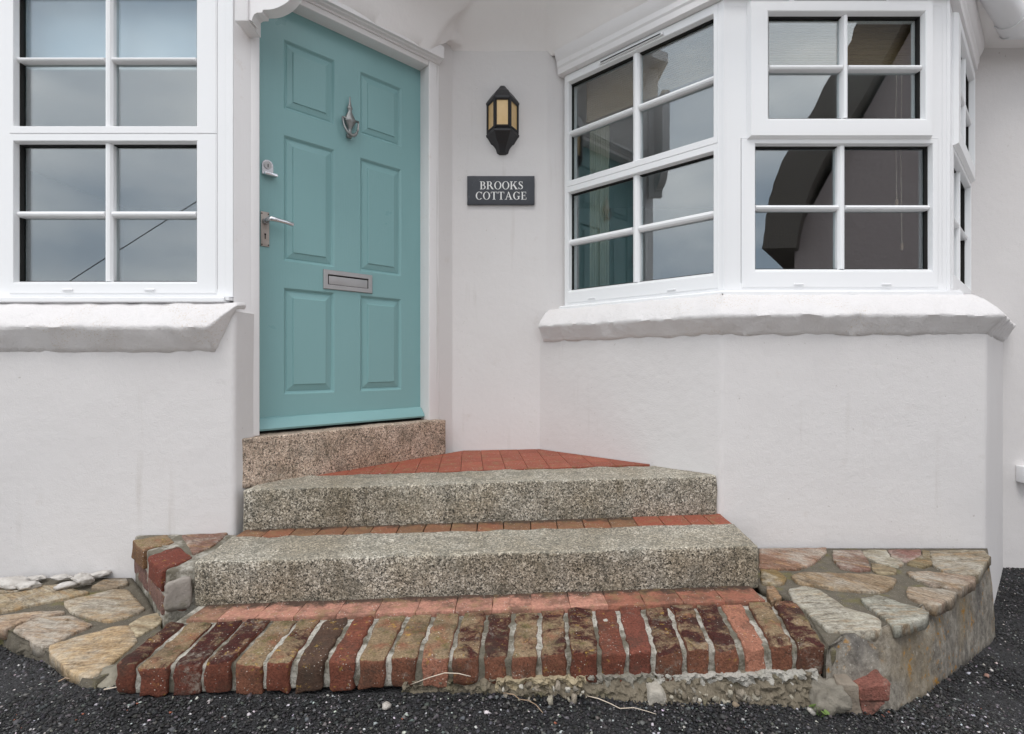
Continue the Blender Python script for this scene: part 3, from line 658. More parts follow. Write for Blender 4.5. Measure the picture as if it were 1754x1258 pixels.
# lever handle
a0, a1 = ds(445.5), ds(461); hz = lambda py: dz(py, 453)
v, f = D.rbox(a0, a1, .001, .006, hz(423), hz(363), .003); hp = sharp(obj('handle_plate', v, f, 'worn_brass', door))
for zz in (367, 420):
    for ss in (a0 + .005, a1 - .005): v, f = disc(ss, hz(zz), .0028, .0061, .0072, 8); obj('screw', v, f, 'dark_gap', door)
v, f = disc((a0 + a1) / 2, hz(402), .004, .0062, .0068, 10); obj('keyhole', v, f, 'dark_gap', door)
v, f = D.box((a0 + a1) / 2 - .002, (a0 + a1) / 2 + .002, .0063, .0067, hz(410), hz(402)); obj('keyhole', v, f, 'dark_gap', door)
hs = (a0 + a1) / 2
v, f = disc(hs, hz(380), .013, .0062, .022, 16); sharp(obj('handle_rose', v, f, 'satin_plate', door))
v, f = D.tube([(hs, .020, hz(380)), (hs, .045, hz(379)), (hs + .010, .052, hz(378)), (hs + .035, .053, hz(379)), (hs + .07, .052, hz(379.8)), (hs + .10, .050, hz(381.3)), (hs + .104, .049, hz(382))],
              [.010, .010, .0115, .0095, .0085, .0095, .006], 10); obj('handle_lever', v, f, 'chrome', door, smooth=True)

# ---- timber post and bracketed valance over the porch
pq = on_minus(430, CDF)
v, f = prism([(U(400) * 2.145, 2.145), (pq[0] - .0005, pq[1] - .0005), (pq[0] - .09, pq[1] + .05), (U(400) * 2.145 - .03, 2.30)], .06, SOF - .003); sharp(obj('porch_post', v, f, 'white_timber', cottage))
v, f = rock_box(abox(U(402) * 2.09, U(424.5) * 2.09, 2.09, 2.20, (HY - 36) / F * 2.09, SOF + .34)[0], 10., .003); sharp(obj('post_block', v, f, 'white_timber', cottage))
edge = [(425, 33), (431, 36), (432.5, 30), (435, 25), (440, 22), (449, 21.5), (450, 17), (462, 16.5), (470, 15), (477, 12.5), (485, 8.5), (492, 4), (499, -3), (506, -12), (513, -24), (519, -40), (524, -60), (527, -90), (528, -120)]
pts = [P(a, b, 2.10) for a, b in edge]; pts = [(p[0], p[2]) for p in pts]; pts += [(pts[-1][0], SOF + .34), (pts[0][0], SOF + .34)]
n = len(pts); vs = [(x, 2.10, z) for x, z in pts] + [(x, 2.155, z) for x, z in pts]
sharp(obj('scalloped_valance', vs, [tuple(range(n)), tuple(range(n, 2 * n))] + [(i, (i + 1) % n, n + (i + 1) % n, n + i) for i in range(n)], 'white_timber', cottage), 25)

# ---- windows
SASH = [(0, -.055), (0, .002), (.002, .004), (.042, .004), (.046, .001), (.054, -.016), (.056, -.022), (.056, -.055)]
def window(name, loc, w, z0, z1, sashes, label, frame_w=.045, mulls=()):
    """sashes: dict(a0,a1,z0,z1 outer rect, cols, rows glass extents, proud)"""
    wn_ = obj(name, *(lambda g: (g.v, g.f))(G().add(*loc.ring(0, w, z0, z1, [(0, -.07), (0, -.001), (.002, .0), (frame_w, .0), (frame_w, -.07)]))), 'upvc', cottage); sharp(wn_, 25); tag(wn_, label)
    for a0, a1, b0, b1 in mulls:
        v, f = loc.box(a0, a1, -.069, -.0006, b0, b1); obj('mullion', v, f, 'upvc', wn_)
    for s in sashes:
        p = s.get('proud', 0.); cl, rw = s['cols'], s['rows']
        ga0, ga1, gz0, gz1 = cl[0][0], cl[-1][1], rw[0][0], rw[-1][1]
        # sash ring: outer rectangle to the glass line
        def R(t_out, n): return None
        outer = (s['a0'], s['a1'], s['z0'], s['z1']); inner = (ga0, ga1, gz0, gz1)
        prof = [(0., -.055), (0., .001 + p), (.06, .004 + p), (.80, .004 + p), (.86, .002 + p), (.97, -.014 + p), (1., -.020 + p), (1., -.055)]
        if p > .004: prof = [(0., -.01), (0., p * .35), (.10, .003 + p)] + prof[3:]
        vs, fs, m = [], [], len(prof)
        for t, n_ in prof:
            A0, A1, B0, B1 = (outer[k] + (inner[k] - outer[k]) * t for k in range(4))
            vs += [loc(A0, n_, B0), loc(A1, n_, B0), loc(A1, n_, B1), loc(A0, n_, B1)]
        for j in range(m):
            k = (j + 1) % m
            for i in range(4): fs.append((j * 4 + i, j * 4 + (i + 1) % 4, k * 4 + (i + 1) % 4, k * 4 + i))
        sharp(obj('sash', vs, fs, 'upvc', wn_), 22)
        gk = [(ga0, ga1, gz0, gz1)]
        v, f = loc.ring(ga0 - .002, ga1 + .002, gz0 - .002, gz1 + .002, [(0, -.045 + p), (0, -.0205 + p), (.005, -.0225 + p), (.006, -.045 + p)]); obj('gasket', v, f, 'dark_gap', wn_)
        def bar(horizontal, lo, hi, c0, c1):
            w_ = (hi - lo); q = [(lo, -.050 + p), (lo, -.020 + p), (lo + w_ * .22, -.010 + p), (lo + w_ * .5, -.007 + p), (hi - w_ * .22, -.010 + p), (hi, -.020 + p), (hi, -.050 + p)]
            m = len(q); vs = [loc(*((c, n_, t) if horizontal else (t, n_, c))) for c in (c0, c1) for t, n_ in q]
            sharp(obj('glazing_bar', vs, [(j, (j + 1) % m, m + (j + 1) % m, m + j) for j in range(m)] + [tuple(range(m)), tuple(range(m, 2 * m))], 'upvc', wn_), 30)
        for ca, cb in zip(cl, cl[1:]): bar(False, ca[1], cb[0], gz0, gz1)
        for ra, rb in zip(rw, rw[1:]):
            for c in cl: bar(True, ra[1], rb[0], c[0] + .0002, c[1] - .0002)
        for c in cl:
            for r in rw:
                v, f = loc.box(c[0] - .003, c[1] + .003, -.040 + p, -.036 + p, r[0] - .003, r[1] + .003); obj('pane', v, f, 'window_glass', wn_)
        for cc in s.get('drains', ()):
            v, f = loc.rbox(cc - .022, cc + .022, .004, .011, s['z0'] + .010, s['z0'] + .020, .004); obj('drain_cap', v, f, 'gutter_plastic', wn_)
    return wn_

# left window: two lights, frontal
WL_ = Local((-3.05, 2.15), (1, 0), (0, -1))
def lx(px): return U(px) * 2.188 + 3.05
lc = [(lx(40), lx(187)), (lx(200), lx(342))]
def lz2(y): return (HY - y) / F * 2.188
lrow_lo = [(lz2(484), lz2(375)), (lz2(364.5), lz2(251))]; lrow_hi = [(lz2(222), lz2(112)), (lz2(104), lz2(-6))]
zt1, zt2 = lz2(236.5) - .0005, lz2(236.5) + .0005
s0, s1 = U(17) * 2.15 + 3.05, U(372) * 2.15 + 3.05
sash = [dict(a0=s0, a1=s1, z0=.275, z1=zt1, cols=lc, rows=lrow_lo, drains=(U(118) * 2.15 + 3.05, U(258) * 2.15 + 3.05)), dict(a0=s0, a1=s1, z0=zt2, z1=1.54, cols=lc, rows=lrow_hi)]
wid = 3.05 + U(399) * 2.15; shift = s0 - (wid - s1) - 0.0
mid = s0 - .075
lc2 = [(mid - (b - s0), mid - (a - s0)) for a, b in lc[::-1]]
sash += [dict(a0=mid - (s1 - s0), a1=mid, z0=.275, z1=zt1, cols=lc2, rows=lrow_lo), dict(a0=mid - (s1 - s0), a1=mid, z0=zt2, z1=1.54, cols=lc2, rows=lrow_hi)]
w_left = window('window', WL_, wid, .262, 1.56, sash, 'wide casement window left of the door', .03, [(mid + .001, s0 - .001, .292, 1.53), (wid - .0301, s1 + .0005, .292, 1.53)] if False else [(mid + .001, s0 - .001, .292, 1.53), (s1 + .001, wid - .0305, .292, 1.53)])
v, f = sweep([(-3.08, 2.15), (U(393) * 2.15, 2.15)], [(-.06, .236), (.040, .236), (.044, .240), (.044, .252), (.036, .258), (-.06, .2615)]); sharp(obj('sill', v, f, 'upvc', w_left), 25)
v, f = abox(U(393.5) * 2.15, U(399.5) * 2.15, 2.116, 2.16, .246, .2585); obj('sill_end_cap', v, f, 'gutter_plastic', w_left)
# bay, facet beside the door
B1 = Local(bay_up[0], (R2, -R2), (-R2, -R2)); w1 = math.dist(bay_up[0], bay_up[1])
def bs(px): return B1.s_of(on_plus(px, 3.236 + .038 * 2 * R2))
bc = [(bs(981), bs(1088)), (bs(1099), bs(1228))]
zb_ = lambda y: (HY - y) / F * on_plus(1228, 3.236 + .038 * 2 * R2)[1]
r_lo = [(zb_(468.5), zb_(374)), (zb_(362), zb_(266))]; r_hi = [(zb_(238), zb_(143)), (zb_(132), zb_(34))]
zm = (r_lo[1][1] + r_hi[0][0]) / 2
w_b1 = window('window', B1, w1, .312, 1.562, [dict(a0=.022, a1=w1 - .025, z0=.322, z1=zm - .0004, cols=bc, rows=r_lo, drains=(bs(1022), bs(1158))), dict(a0=.022, a1=w1 - .025, z0=zm + .0004, z1=1.556, cols=bc, rows=r_hi)], 'bay window light beside the door', .03)
v, f = B1.rbox(.24, .60, .0045, .016, 1.528, 1.540, .002); obj('trickle_vent', v, f, 'upvc', w_b1)
v, f = B1.box(.25, .59, .0165, .0172, 1.531, 1.537); obj('vent_slot', v, f, 'dark_gap', w_b1)
# bay, front
B2 = Local(bay_up[1], (1, 0), (0, -1)); w2 = bay_up[2][0] - bay_up[1][0]
def fx(px, y=2.3254 + .038): return U(px) * y - bay_up[1][0]
def fz(py, y=2.3254 + .038): return (HY - py) / F * y
fc_lo = [(fx(1290), fx(1430)), (fx(1442), fx(1584))]; fr_lo = [(fz(463), fz(363)), (fz(354), fz(254))]
yo = 2.3254 + .018; fc_hi = [(fx(1313, yo), fx(1437, yo)), (fx(1447, yo), fx(1571, yo))]; fr_hi = [(fz(207, yo), fz(126, yo)), (fz(116, yo), fz(33, yo))]
zs = fz(236, 2.305)
front_sashes = lambda m: [dict(a0=m(fx(1270, 2.3254)), a1=m(fx(1606, 2.3254)), z0=.322, z1=zs + .004, cols=[tuple(m(q) for q in c) for c in fc_lo], rows=fr_lo, drains=(m(fx(1367, 2.3254)), m(fx(1517, 2.3254)))),
                          dict(a0=m(fx(1283, 2.303)), a1=m(fx(1599, 2.303)), z0=zs, z1=fz(0, 2.303), cols=[tuple(m(q) for q in c) for c in fc_hi], rows=fr_hi, proud=.02)]
w_b2 = window('window', B2, w2, .312, 1.562, front_sashes(lambda q: q), 'front bay window with opening top light', .03, [(.0305, fx(1269, 2.3254), .342, 1.532), (fx(1607, 2.3254), w2 - .0305, .342, 1.532), (fx(1269, 2.3254), fx(1290, 2.3254), zs + .006, 1.532), (fx(1592, 2.3254), fx(1607, 2.3254), zs + .006, 1.532)])
v, f = B2.rbox(fx(1355, 2.30), fx(1525, 2.30), .0005, .018, 1.544, 1.556, .002); obj('trickle_vent', v, f, 'upvc', w_b2)
v, f = B2.box(fx(1362, 2.30), fx(1520, 2.30), .0182, .019, 1.546, 1.551); obj('vent_slot', v, f, 'dark_gap', w_b2)
# bay, far side
B3 = Local(bay_up[2], (R2, R2), (R2, -R2)); w3 = math.dist(bay_up[2], bay_up[3]); kk = w3 / w2
w_b3 = window('window', B3, w3, .312, 1.562, front_sashes(lambda q: q * kk), 'bay window light on the far side', .03, [(kk * fx(1269, 2.3254), kk * fx(1290, 2.3254), zs + .006, 1.532), (.0305, kk * fx(1269, 2.3254), .342, 1.532), (kk * fx(1607, 2.3254), w3 - .0305, .342, 1.532), (kk * fx(1592, 2.3254), kk * fx(1607, 2.3254), zs + .006, 1.532)])
sillp = [(-.06, .276), (.044, .276), (.048, .280), (.048, .300), (.036, .307), (-.06, .3115)]
v, f = sweep([bay_up[0], bay_up[1], bay_up[2], (2.46, 2.907)], sillp); sharp(obj('sill', v, f, 'upvc', w_b2), 25)
v, f = B2.rbox(fx(1453, 2.28), fx(1461, 2.28), .0485, .0505, .277, .301, .0009); obj('sill_joint_cover', v, f, 'upvc', w_b2)
# corner posts and head moulding round the bay
for i, nm in ((1, 'corner_post'), (2, 'corner_post')):
    p = bay_up[i]; o = offsets(bay_up)[i]; a, b = bay_up[i - 1], bay_up[i + 1]
    da = ((a[0] - p[0]) / math.dist(a, p), (a[1] - p[1]) / math.dist(a, p)); db = ((b[0] - p[0]) / math.dist(b, p), (b[1] - p[1]) / math.dist(b, p))
    v, f = prism([(p[0] + da[0] * .012 + o[0] * .002, p[1] + da[1] * .012 + o[1] * .002), (p[0] + o[0] * .003, p[1] + o[1] * .003), (p[0] + db[0] * .012 + o[0] * .002, p[1] + db[1] * .012 + o[1] * .002), (p[0] - o[0] * .02, p[1] - o[1] * .02)], .313, 1.561)
    obj(nm, v, f, 'upvc', cottage)
mould = [(-.06, 1.5635), (.020, 1.5635), (.030, 1.568), (.032, 1.596), (.038, 1.606), (.038, 1.632), (.046, 1.646), (.056, 1.668), (.058, SOF - .003), (-.06, SOF - .003)]
v, f = sweep([(.27, 2.966), bay_up[1], bay_up[2], (2.47, 2.917)], mould, True, .08, .0015, 6.); sharp(obj('head_moulding', v, f, 'white_timber', cottage), 25)

# ------------------------------------------------------------------ entrance steps
steps = thing('entrance_steps', 'granite and brick entrance steps rising to the teal door', 'steps', (-.1, 1.7, -.87))
# threshold slab under the door
T = Local(on_minus(412, CTH), (R2, R2), (R2, -R2)); tl = T.s_of(on_minus(764, CTH))
v, f = rock_box(T.box(0, tl, -.24, 0, -.50, -.300)[0], .03, .008, .004, 14, 1.); o = obj('threshold_slab', v, f, 'granite_pink', steps, smooth=True); tag(o, 'pinkish granite threshold slab')
# upper granite step
FL, FR = P(414, 840, 2.09), P(1229, 815, 2.24)
BLz, BRz = P(412, 908, 2.09), P(1229, 881, 2.24)
BKL, BKR = (FL[0] + .02, FL[1] + .24, FL[2] + .002), (FR[0] - .02, FR[1] + .24, FR[2] + .004)
c8 = [(FL[0], FL[1], BLz[2] - .01), (FR[0], FR[1], BRz[2] - .01), (BKR[0], BKR[1], BRz[2] - .01), (BKL[0], BKL[1], BLz[2] - .01), FL, FR, BKR, BKL]
v, f = rock_box(c8, .03, .009, .005, 12, 3.); o = obj('granite_step', v, f, 'granite_grey', steps, smooth=True); tag(o, 'upper grey granite step')
# lower granite step
z2L, z2R = BLz[2], BRz[2]
gL, gR = PZ(330, 963, z2L), PZ(1300, 935, z2R); gbL, gbR = PZ(400, 920, z2L), PZ(1257, 897, z2R)
r2L, r2R = P(330, 1037, gL[1])[2], P(1300, 1003, gR[1])[2]
c8 = [(gL[0], gL[1], r2L - .012), (gR[0], gR[1], r2R - .012), (gbR[0], gbR[1], r2R - .012), (gbL[0] , gbL[1], r2L - .012), gL, gR, gbR, gbL]
v, f = rock_box(c8, .03, .010, .006, 12, 8.); o = obj('granite_step', v, f, 'granite_grey', steps, smooth=True); tag(o, 'lower grey granite step')
# tile strip behind the lower granite step
tb = [401] + [401 + 46.2 * i for i in range(1, 18)] + [1222, 1256]
TL, TR = (FL[0] - .035, FL[1] + .012, z2L), (FR[0] + .03, FR[1] + .012, z2R)
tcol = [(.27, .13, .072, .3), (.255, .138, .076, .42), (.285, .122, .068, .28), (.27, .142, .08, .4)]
def slope_quad(a, b, c, d, h, seed, mat, color, parent, name='tile', gap=.0016, r=.0022, amp=.0012):
    """piece with top corners a b (front) c d (back)"""
    a, b, c, d = [Vector(q) for q in (a, b, c, d)]; g1 = (b - a).normalized() * gap; g2 = (c - d).normalized() * gap
    a, b, c, d = a + g1, b - g1, c - g2, d + g2; dn = Vector((0, 0, -h))
    v, f = rock_box([a + dn, b + dn, c + dn, d + dn, a, b, c, d], .04, r, amp, 25, seed); return obj(name, v, f, mat, parent, smooth=True, color=color)
XL, XR = gbL[0], gbR[0]
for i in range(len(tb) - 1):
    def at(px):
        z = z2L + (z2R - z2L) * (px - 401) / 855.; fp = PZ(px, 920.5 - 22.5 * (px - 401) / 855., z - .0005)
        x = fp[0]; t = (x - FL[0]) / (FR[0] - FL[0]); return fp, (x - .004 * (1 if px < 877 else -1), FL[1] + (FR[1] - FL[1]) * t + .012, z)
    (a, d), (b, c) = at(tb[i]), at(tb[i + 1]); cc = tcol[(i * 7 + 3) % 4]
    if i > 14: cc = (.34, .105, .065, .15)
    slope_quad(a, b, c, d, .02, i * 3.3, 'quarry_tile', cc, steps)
# tile strip at the foot of the lower granite step
bF = [190, 235, 291, 346, 398, 452, 502, 558, 611, 663, 717, 772, 823, 872, 924, 974, 1027, 1075, 1121, 1172, 1221, 1271, 1318, 1364, 1416]
bB = [285, 321, 372, 420, 467, 514, 553, 603, 647, 700, 744, 792, 836, 880, 925, 969, 1015, 1056, 1100, 1145, 1188, 1230, 1275, 1321, 1365]
kbL, kbR = PZ(285, 1066, r2L), PZ(1365, 1028.5, r2R); kfL, kfR = PZ(190, 1140, r2L), PZ(1416, 1106, r2R)
def rowp(a, b, px):                       # point of the segment a-b seen at px
    u = U(px); t = (u * a[1] - a[0]) / ((b[0] - a[0]) - u * (b[1] - a[1])); return lerp(a, b, t)
sb_ = [318, 372, 436, 503, 575, 642, 712, 779, 843, 911, 977, 1042, 1106, 1172, 1243, 1312]
fa, fb = (gL[0], gL[1] + .012, r2L), (gR[0], gR[1] + .012, r2R)
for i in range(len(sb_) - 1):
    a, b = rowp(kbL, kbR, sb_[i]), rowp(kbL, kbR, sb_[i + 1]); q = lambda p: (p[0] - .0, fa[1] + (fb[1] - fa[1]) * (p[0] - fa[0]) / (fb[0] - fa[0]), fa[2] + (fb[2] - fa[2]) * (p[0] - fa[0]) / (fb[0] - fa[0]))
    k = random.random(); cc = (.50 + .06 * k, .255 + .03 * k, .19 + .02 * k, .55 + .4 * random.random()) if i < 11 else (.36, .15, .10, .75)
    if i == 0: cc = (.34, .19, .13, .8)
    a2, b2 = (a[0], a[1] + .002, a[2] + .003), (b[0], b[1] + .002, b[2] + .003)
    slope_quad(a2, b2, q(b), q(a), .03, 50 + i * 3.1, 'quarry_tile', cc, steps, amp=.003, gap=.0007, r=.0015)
# brick-on-edge bottom step
pal = {'r': (.20, .074, .050), 'm': (.185, .066, .048), 'k': (.15, .072, .05), 'o': (.215, .098, .064), 's': (.42, .205, .145), 'd': (.11, .07, .052)}
spec = [('r', .62), ('r', .22), ('m', .68), ('r', .58), ('o', .02), ('r', .40), ('d', .95), ('r', .95), ('o', .06), ('o', .05), ('s', .08), ('o', .42), ('o', .62), ('o', .30), ('o', .42), ('r', .55), ('r', .95), ('m', .95), ('o', .58), ('o', .52), ('o', .66), ('s', .95), ('o', .30), ('k', .50)]
spec[21] = ('s', .95)
bott = [(190, 1180), (450, 1180), (770, 1173), (1000, 1162), (1200, 1160), (1416, 1152)]
for i in range(24):
    rnd = random.Random(i * 13 + 5); gf, gb = rnd.uniform(3.4, 6), rnd.uniform(2.6, 4.4)
    a, b = rowp(kfL, kfR, bF[i] + gf), rowp(kfL, kfR, bF[i + 1] - gf); c, d = rowp(kbL, kbR, bB[i + 1] - gb), rowp(kbL, kbR, bB[i] + gb)
    j = rnd.uniform(-.004, .004); yj = rnd.uniform(-.006, .006); c, d = (c[0], c[1] - .003, c[2] + j), (d[0], d[1] - .003, d[2] + j)
    tw = rnd.uniform(-.004, .004); a, b = (a[0], a[1] + yj, a[2] + j - .002 + tw), (b[0], b[1] + yj, b[2] + j - .002 - tw)
    hb = .082
    c8 = [(a[0], a[1] + .002, a[2] - hb), (b[0], b[1] + .002, b[2] - hb), (c[0], c[1], c[2] - hb), (d[0], d[1], d[2] - hb), a, b, c, d]
    v, f = rock_box(c8, .022, rnd.uniform(.006, .010), .0065, 34, i * 5.7)
    k = pal[spec[i][0]]; kk_ = rnd.uniform(.85, 1.15); obj('brick', v, f, 'brick', steps, smooth=True, color=(k[0] * kk_, k[1] * kk_, k[2] * kk_, spec[i][1]))
# pointing between the bricks
a, b = rowp(kfL, kfR, 194), rowp(kfL, kfR, 1412); c, d = kbR, kbL; sk = .011
c8 = [(a[0], a[1] + .010, a[2] - .085), (b[0], b[1] + .010, b[2] - .085), (c[0], c[1] + .01, c[2] - .085), (d[0], d[1] + .01, d[2] - .085), (a[0], a[1] + .010, a[2] - sk), (b[0], b[1] + .010, b[2] - sk), (c[0], c[1], c[2] - sk + .002), (d[0], d[1], d[2] - sk + .002)]
v, f = rock_box(c8, .02, .010, .0035, 30, 77.); obj('pointing', v, f, 'mortar', steps, smooth=True)
v, f = rock_box([(kfR[0] - .006, kfR[1] + .006, -.93), (kfR[0] + .022, kfR[1] + .0, -.93), (kbR[0] + .03, kbR[1], -.93), (kbR[0] - .004, kbR[1], -.93), (kfR[0] - .006, kfR[1] + .006, r2R - .010), (kfR[0] + .022, kfR[1], r2R - .012), (kbR[0] + .03, kbR[1] + .02, r2R - .003), (kbR[0] - .004, kbR[1] + .02, r2R - .004)], .015, .006, .008, 34, 21.); obj('pointing', v, f, 'bed_mortar', steps, smooth=True)
# core under treads and tiles
v, f = prism([(gL[0] + .03, gL[1] + .04), (gR[0] - .03, gR[1] + .04), (.84, 2.2), (.84, 2.40), (.2, 2.93), (-.35, 2.93), (-1.03, 2.25), (-1.03, 2.12)], -.9, min(z2L, z2R) - .021); obj('step_core', v, f, 'bed_mortar', steps)
v, f = prism([(kbL[0] + .02, kbL[1] + .0), (kbR[0] - .02, kbR[1]), (gR[0] - .02, gR[1] + .05), (gL[0] + .02, gL[1] + .05)], -.9, r2L - .006); obj('step_core', v, f, 'mortar', steps)
# platform tiles in front of the threshold
pf = [BKL, BKR]
v, f = prism([(FL[0] + .05, FL[1] + .2), (FR[0] - .1, FR[1] + .14), (.16, 2.945), (-.33, 2.945)], -.7, -.503); obj('step_core', v, f, 'mortar', steps)
def clip(poly, a, b):                     # keep the side left of a->b
    out = []; sd = lambda p: (b[0] - a[0]) * (p[1] - a[1]) - (b[1] - a[1]) * (p[0] - a[0])
    for p, q in zip(poly, poly[1:] + poly[:1]):
        sp_, sq = sd(p), sd(q)
        if sp_ >= 0: out.append(p)
        if (sp_ >= 0) != (sq >= 0): out.append(lerp(p, q, sp_ / (sp_ - sq)))
    return out
tA = on_minus(430, CTH + .002); tB = on_minus(768, CTH + .002)
region = [(tA[0], tA[1]), (BKL[0], BKL[1] + .002), (BKR[0], BKR[1] + .002), (.153 - .004, YC - .004), (U(770) * YC, YC - .004), tB]
region = [lerp(BKL, BKR, .15)[:2], BKR[:2], (.149, YC - .005), (tB[0] + .004, YC - .004), (tB[0], tB[1]), ]
zpl = lambda x, y: -.4925 + .018 * (x + 1) + .004 * (y - 2.3)
e1 = Vector((BKR[0] - BKL[0], BKR[1] - BKL[1])).normalized(); e2 = Vector((-e1.y, e1.x)); org = Vector(BKL[:2])
edges = [(BKL[:2], BKR[:2]), ((.866 - .004, YB - .002), (.153 - .004, YC - .002)), ((.3, YC - .004), (-.5, YC - .004)), (tB, tA)]
k = 0
for i in range(0, 22):
    for j in range(0, 10):
        quad = [tuple(org + e1 * (.1 * (i + di) + (.0 if j % 2 else .0)) + e2 * (.004 + .1 * (j + dj))) for di, dj in ((0, 0), (1, 0), (1, 1), (0, 1))]
        p = quad
        for a, b in edges:
            if len(p) > 2: p = clip(p, a, b)
        if len(p) < 3: continue
        ar = abs(sum(p[m][0] * p[m - 1][1] - p[m - 1][0] * p[m][1] for m in range(len(p)))) / 2
        if ar < 2e-4: continue
        c = tuple(sum(q[t] for q in p) / len(p) for t in (0, 1)); p = [lerp(c, q, .985) for q in p]; n = len(p); tilt = random.uniform(-.012, .012)
        lv = [(1., -.012), (1., -.001), (.985, 0.)]; vs = []
        for s, dz_ in lv:
            for q in p: x, y = lerp(c, q, s); vs.append((x, y, zpl(x, y) + dz_ + tilt * (x - c[0])))
        fs = [(l * n + m, l * n + (m + 1) % n, (l + 1) * n + (m + 1) % n, (l + 1) * n + m) for l in range(2) for m in range(n)] + [tuple(range(n)), tuple(range(2 * n, 3 * n))]
        kk_ = random.uniform(.85, 1.1); obj('tile', vs, fs, 'quarry_tile', steps, color=(.36 * kk_, .105 * kk_, .065 * kk_, .12))
# brick wing at the left end of the lower granite step
zw = z2L - .014
def W2(x, y, z=zw): return (0 + x / 3.932, 880 + y / 3.932)
def wz(x, y, z=zw): px, py = W2(x, y); return PZ(px, py, z)
wing_top = [wz(885, 180), wz(960, 245), wz(995, 285), wz(1090, 383), wz(1300, 322), (gL[0] + .02, gL[1], zw), (gbL[0], gbL[1], zw), (FL[0], YL - .006, zw)]
wing_top[0] = (U(228) * (YL - .006), YL - .006, zw)
v, f = prism([(q[0], q[1]) for q in [lerp(wing_top[0], wing_top[4], .04), lerp(wing_top[1], wing_top[6], .02), lerp(wing_top[3], wing_top[6], .05), wing_top[4], wing_top[5], wing_top[6], wing_top[7]]], -.9, zw - .004)
vm = rock_box([(wing_top[0][0] + .006, YL - .006, -.9), (wing_top[3][0] + .004, wing_top[3][1] + .008, -.9), (gL[0] + .01, gL[1] + .02, -.9), (FL[0], YL - .006, -.9)] + [(wing_top[0][0] + .006, YL - .006, zw - .005), (wing_top[3][0] + .004, wing_top[3][1] + .008, zw - .005), (gL[0] + .01, gL[1] + .02, zw - .005), (FL[0], YL - .006, zw - .005)], .03, .01, .005, 25, 5.)
obj('wing_mortar', vm[0], vm[1], 'mortar', steps, smooth=True)
def wing(name, pts, h, mat, color, seed, r=.008):
    a, b, c, d = [Vector(wz(*q)) for q in pts]; dn = Vector((0, 0, -h)); v, f = rock_box([a + dn, b + dn, c + dn, d + dn, a, b, c, d], .022, r, .004, 26, seed); return obj(name, v, f, mat, steps, smooth=True, color=color)
wing('brick', [(885, 172), (960, 246), (1185, 188), (1130, 138)], .072, 'brick', (.20, .12, .07, .05), 2.)
wing('brick', [(995, 290), (1090, 385), (1302, 292), (1195, 212)], .072, 'brick', (.20, .062, .045, .95), 6.)
wing('paving_piece', [(1215, 140), (1300, 272), (1430, 222), (1540, 124)], .02, 'slate_stone', (.26, .15, .12, .4), 9.)
lowb = [(P(225, 950, 2.085), P(262, 1010, 1.82)), (P(262, 1012, 1.82), P(281, 1046, 1.70))]
a0_, a1_ = wing_top[0], wing_top[3]
for t0, t1, cc in ((.02, .48, (.20, .12, .11, .95)), (.52, .98, (.24, .15, .135, .95))):
    p, q = lerp(a0_, a1_, t0), lerp(a0_, a1_, t1); v, f = rock_box([(p[0] + .003, p[1], zw - .150), (q[0] + .003, q[1], zw - .150), (q[0] + .07, q[1] + .03, zw - .150), (p[0] + .07, p[1] + .0, zw - .150), (p[0] + .003, p[1], zw - .084), (q[0] + .003, q[1], zw - .084), (q[0] + .07, q[1] + .03, zw - .084), (p[0] + .07, p[1], zw - .084)], .025, .008, .004, 26, t0 * 9)
    obj('brick', v, f, 'brick', steps, smooth=True, color=cc)
v, f = rock_box([P(281, 1050, 1.70), P(328, 1040, 1.745), P(328, 1040, 1.80), P(285, 1050, 1.80), P(281, 1000, 1.70), P(328, 985, 1.745), P(328, 985, 1.80), P(285, 1000, 1.80)], .02, .012, .008, 22, 4.); obj('cement_patch', v, f, 'rubble', steps, smooth=True, color=(.42, .38, .35, .3))

# foundation showing under the bricks
def strip_rock(top, bot, depth, name, mat, parent, amp=.008, seed=0., color=None, rows=5):
    """irregular face between a top and a bottom pixel line, with thickness"""
    n = len(top); vs, fs = [], []
    for i in range(n):
        for r in range(rows + 1):
            p = lerp(top[i], bot[i], r / rows); q = (p[0] + amp * .5 * nz(p, 30, seed), p[1] - amp * abs(nz(p, 34, seed + 3)) * 1.6 + amp * .5 * nz(p, 80, seed), p[2] + amp * .4 * nz(p, 50, seed + 9)); q = (q[0] + .004 * nz(q, 130, seed), q[1] + .007 * nz(q, 120, seed + 2) - .004 * abs(nz(q, 260, seed)), q[2] + .004 * nz(q, 140, seed + 6)); vs.append(q)
        vs.append((top[i][0], top[i][1] + depth, bot[i][2])); vs.append((top[i][0], top[i][1] + depth, top[i][2]))
    w = rows + 3
    for i in range(n - 1):
        for r in range(w): fs.append((i * w + r, i * w + (r + 1) % w, (i + 1) * w + (r + 1) % w, (i + 1) * w + r))
    fs += [tuple(range(w)), tuple(range((n - 1) * w, n * w))]; return obj(name, vs, fs, mat, parent, smooth=False, color=color)
fpx = np.linspace(690, 1406, 240)
def bfd(x): return float(np.interp(x, [190, 1416], [kfL[1], kfR[1]]))
bx_, by_ = [b[0] for b in bott], [b[1] for b in bott]
top_ = [P(x, float(np.interp(x, bx_, by_)) - 9, bfd(x) + .012) for x in fpx]
bot_ = [PG(x, float(np.interp(x, [690, 850, 900, 960, 1010, 1120, 1150, 1250, 1408], [1180, 1187, 1196, 1192, 1194, 1212, 1207, 1205, 1218]))) for x in fpx]
bot_ = [(p[0], min(p[1], t[1]) - .0, p[2] - .012) for p, t in zip(bot_, top_)]
strip_rock(top_, bot_, .10, 'foundation', 'rubble', steps, .014, 3., (.25, .215, .165, .55), rows=16)
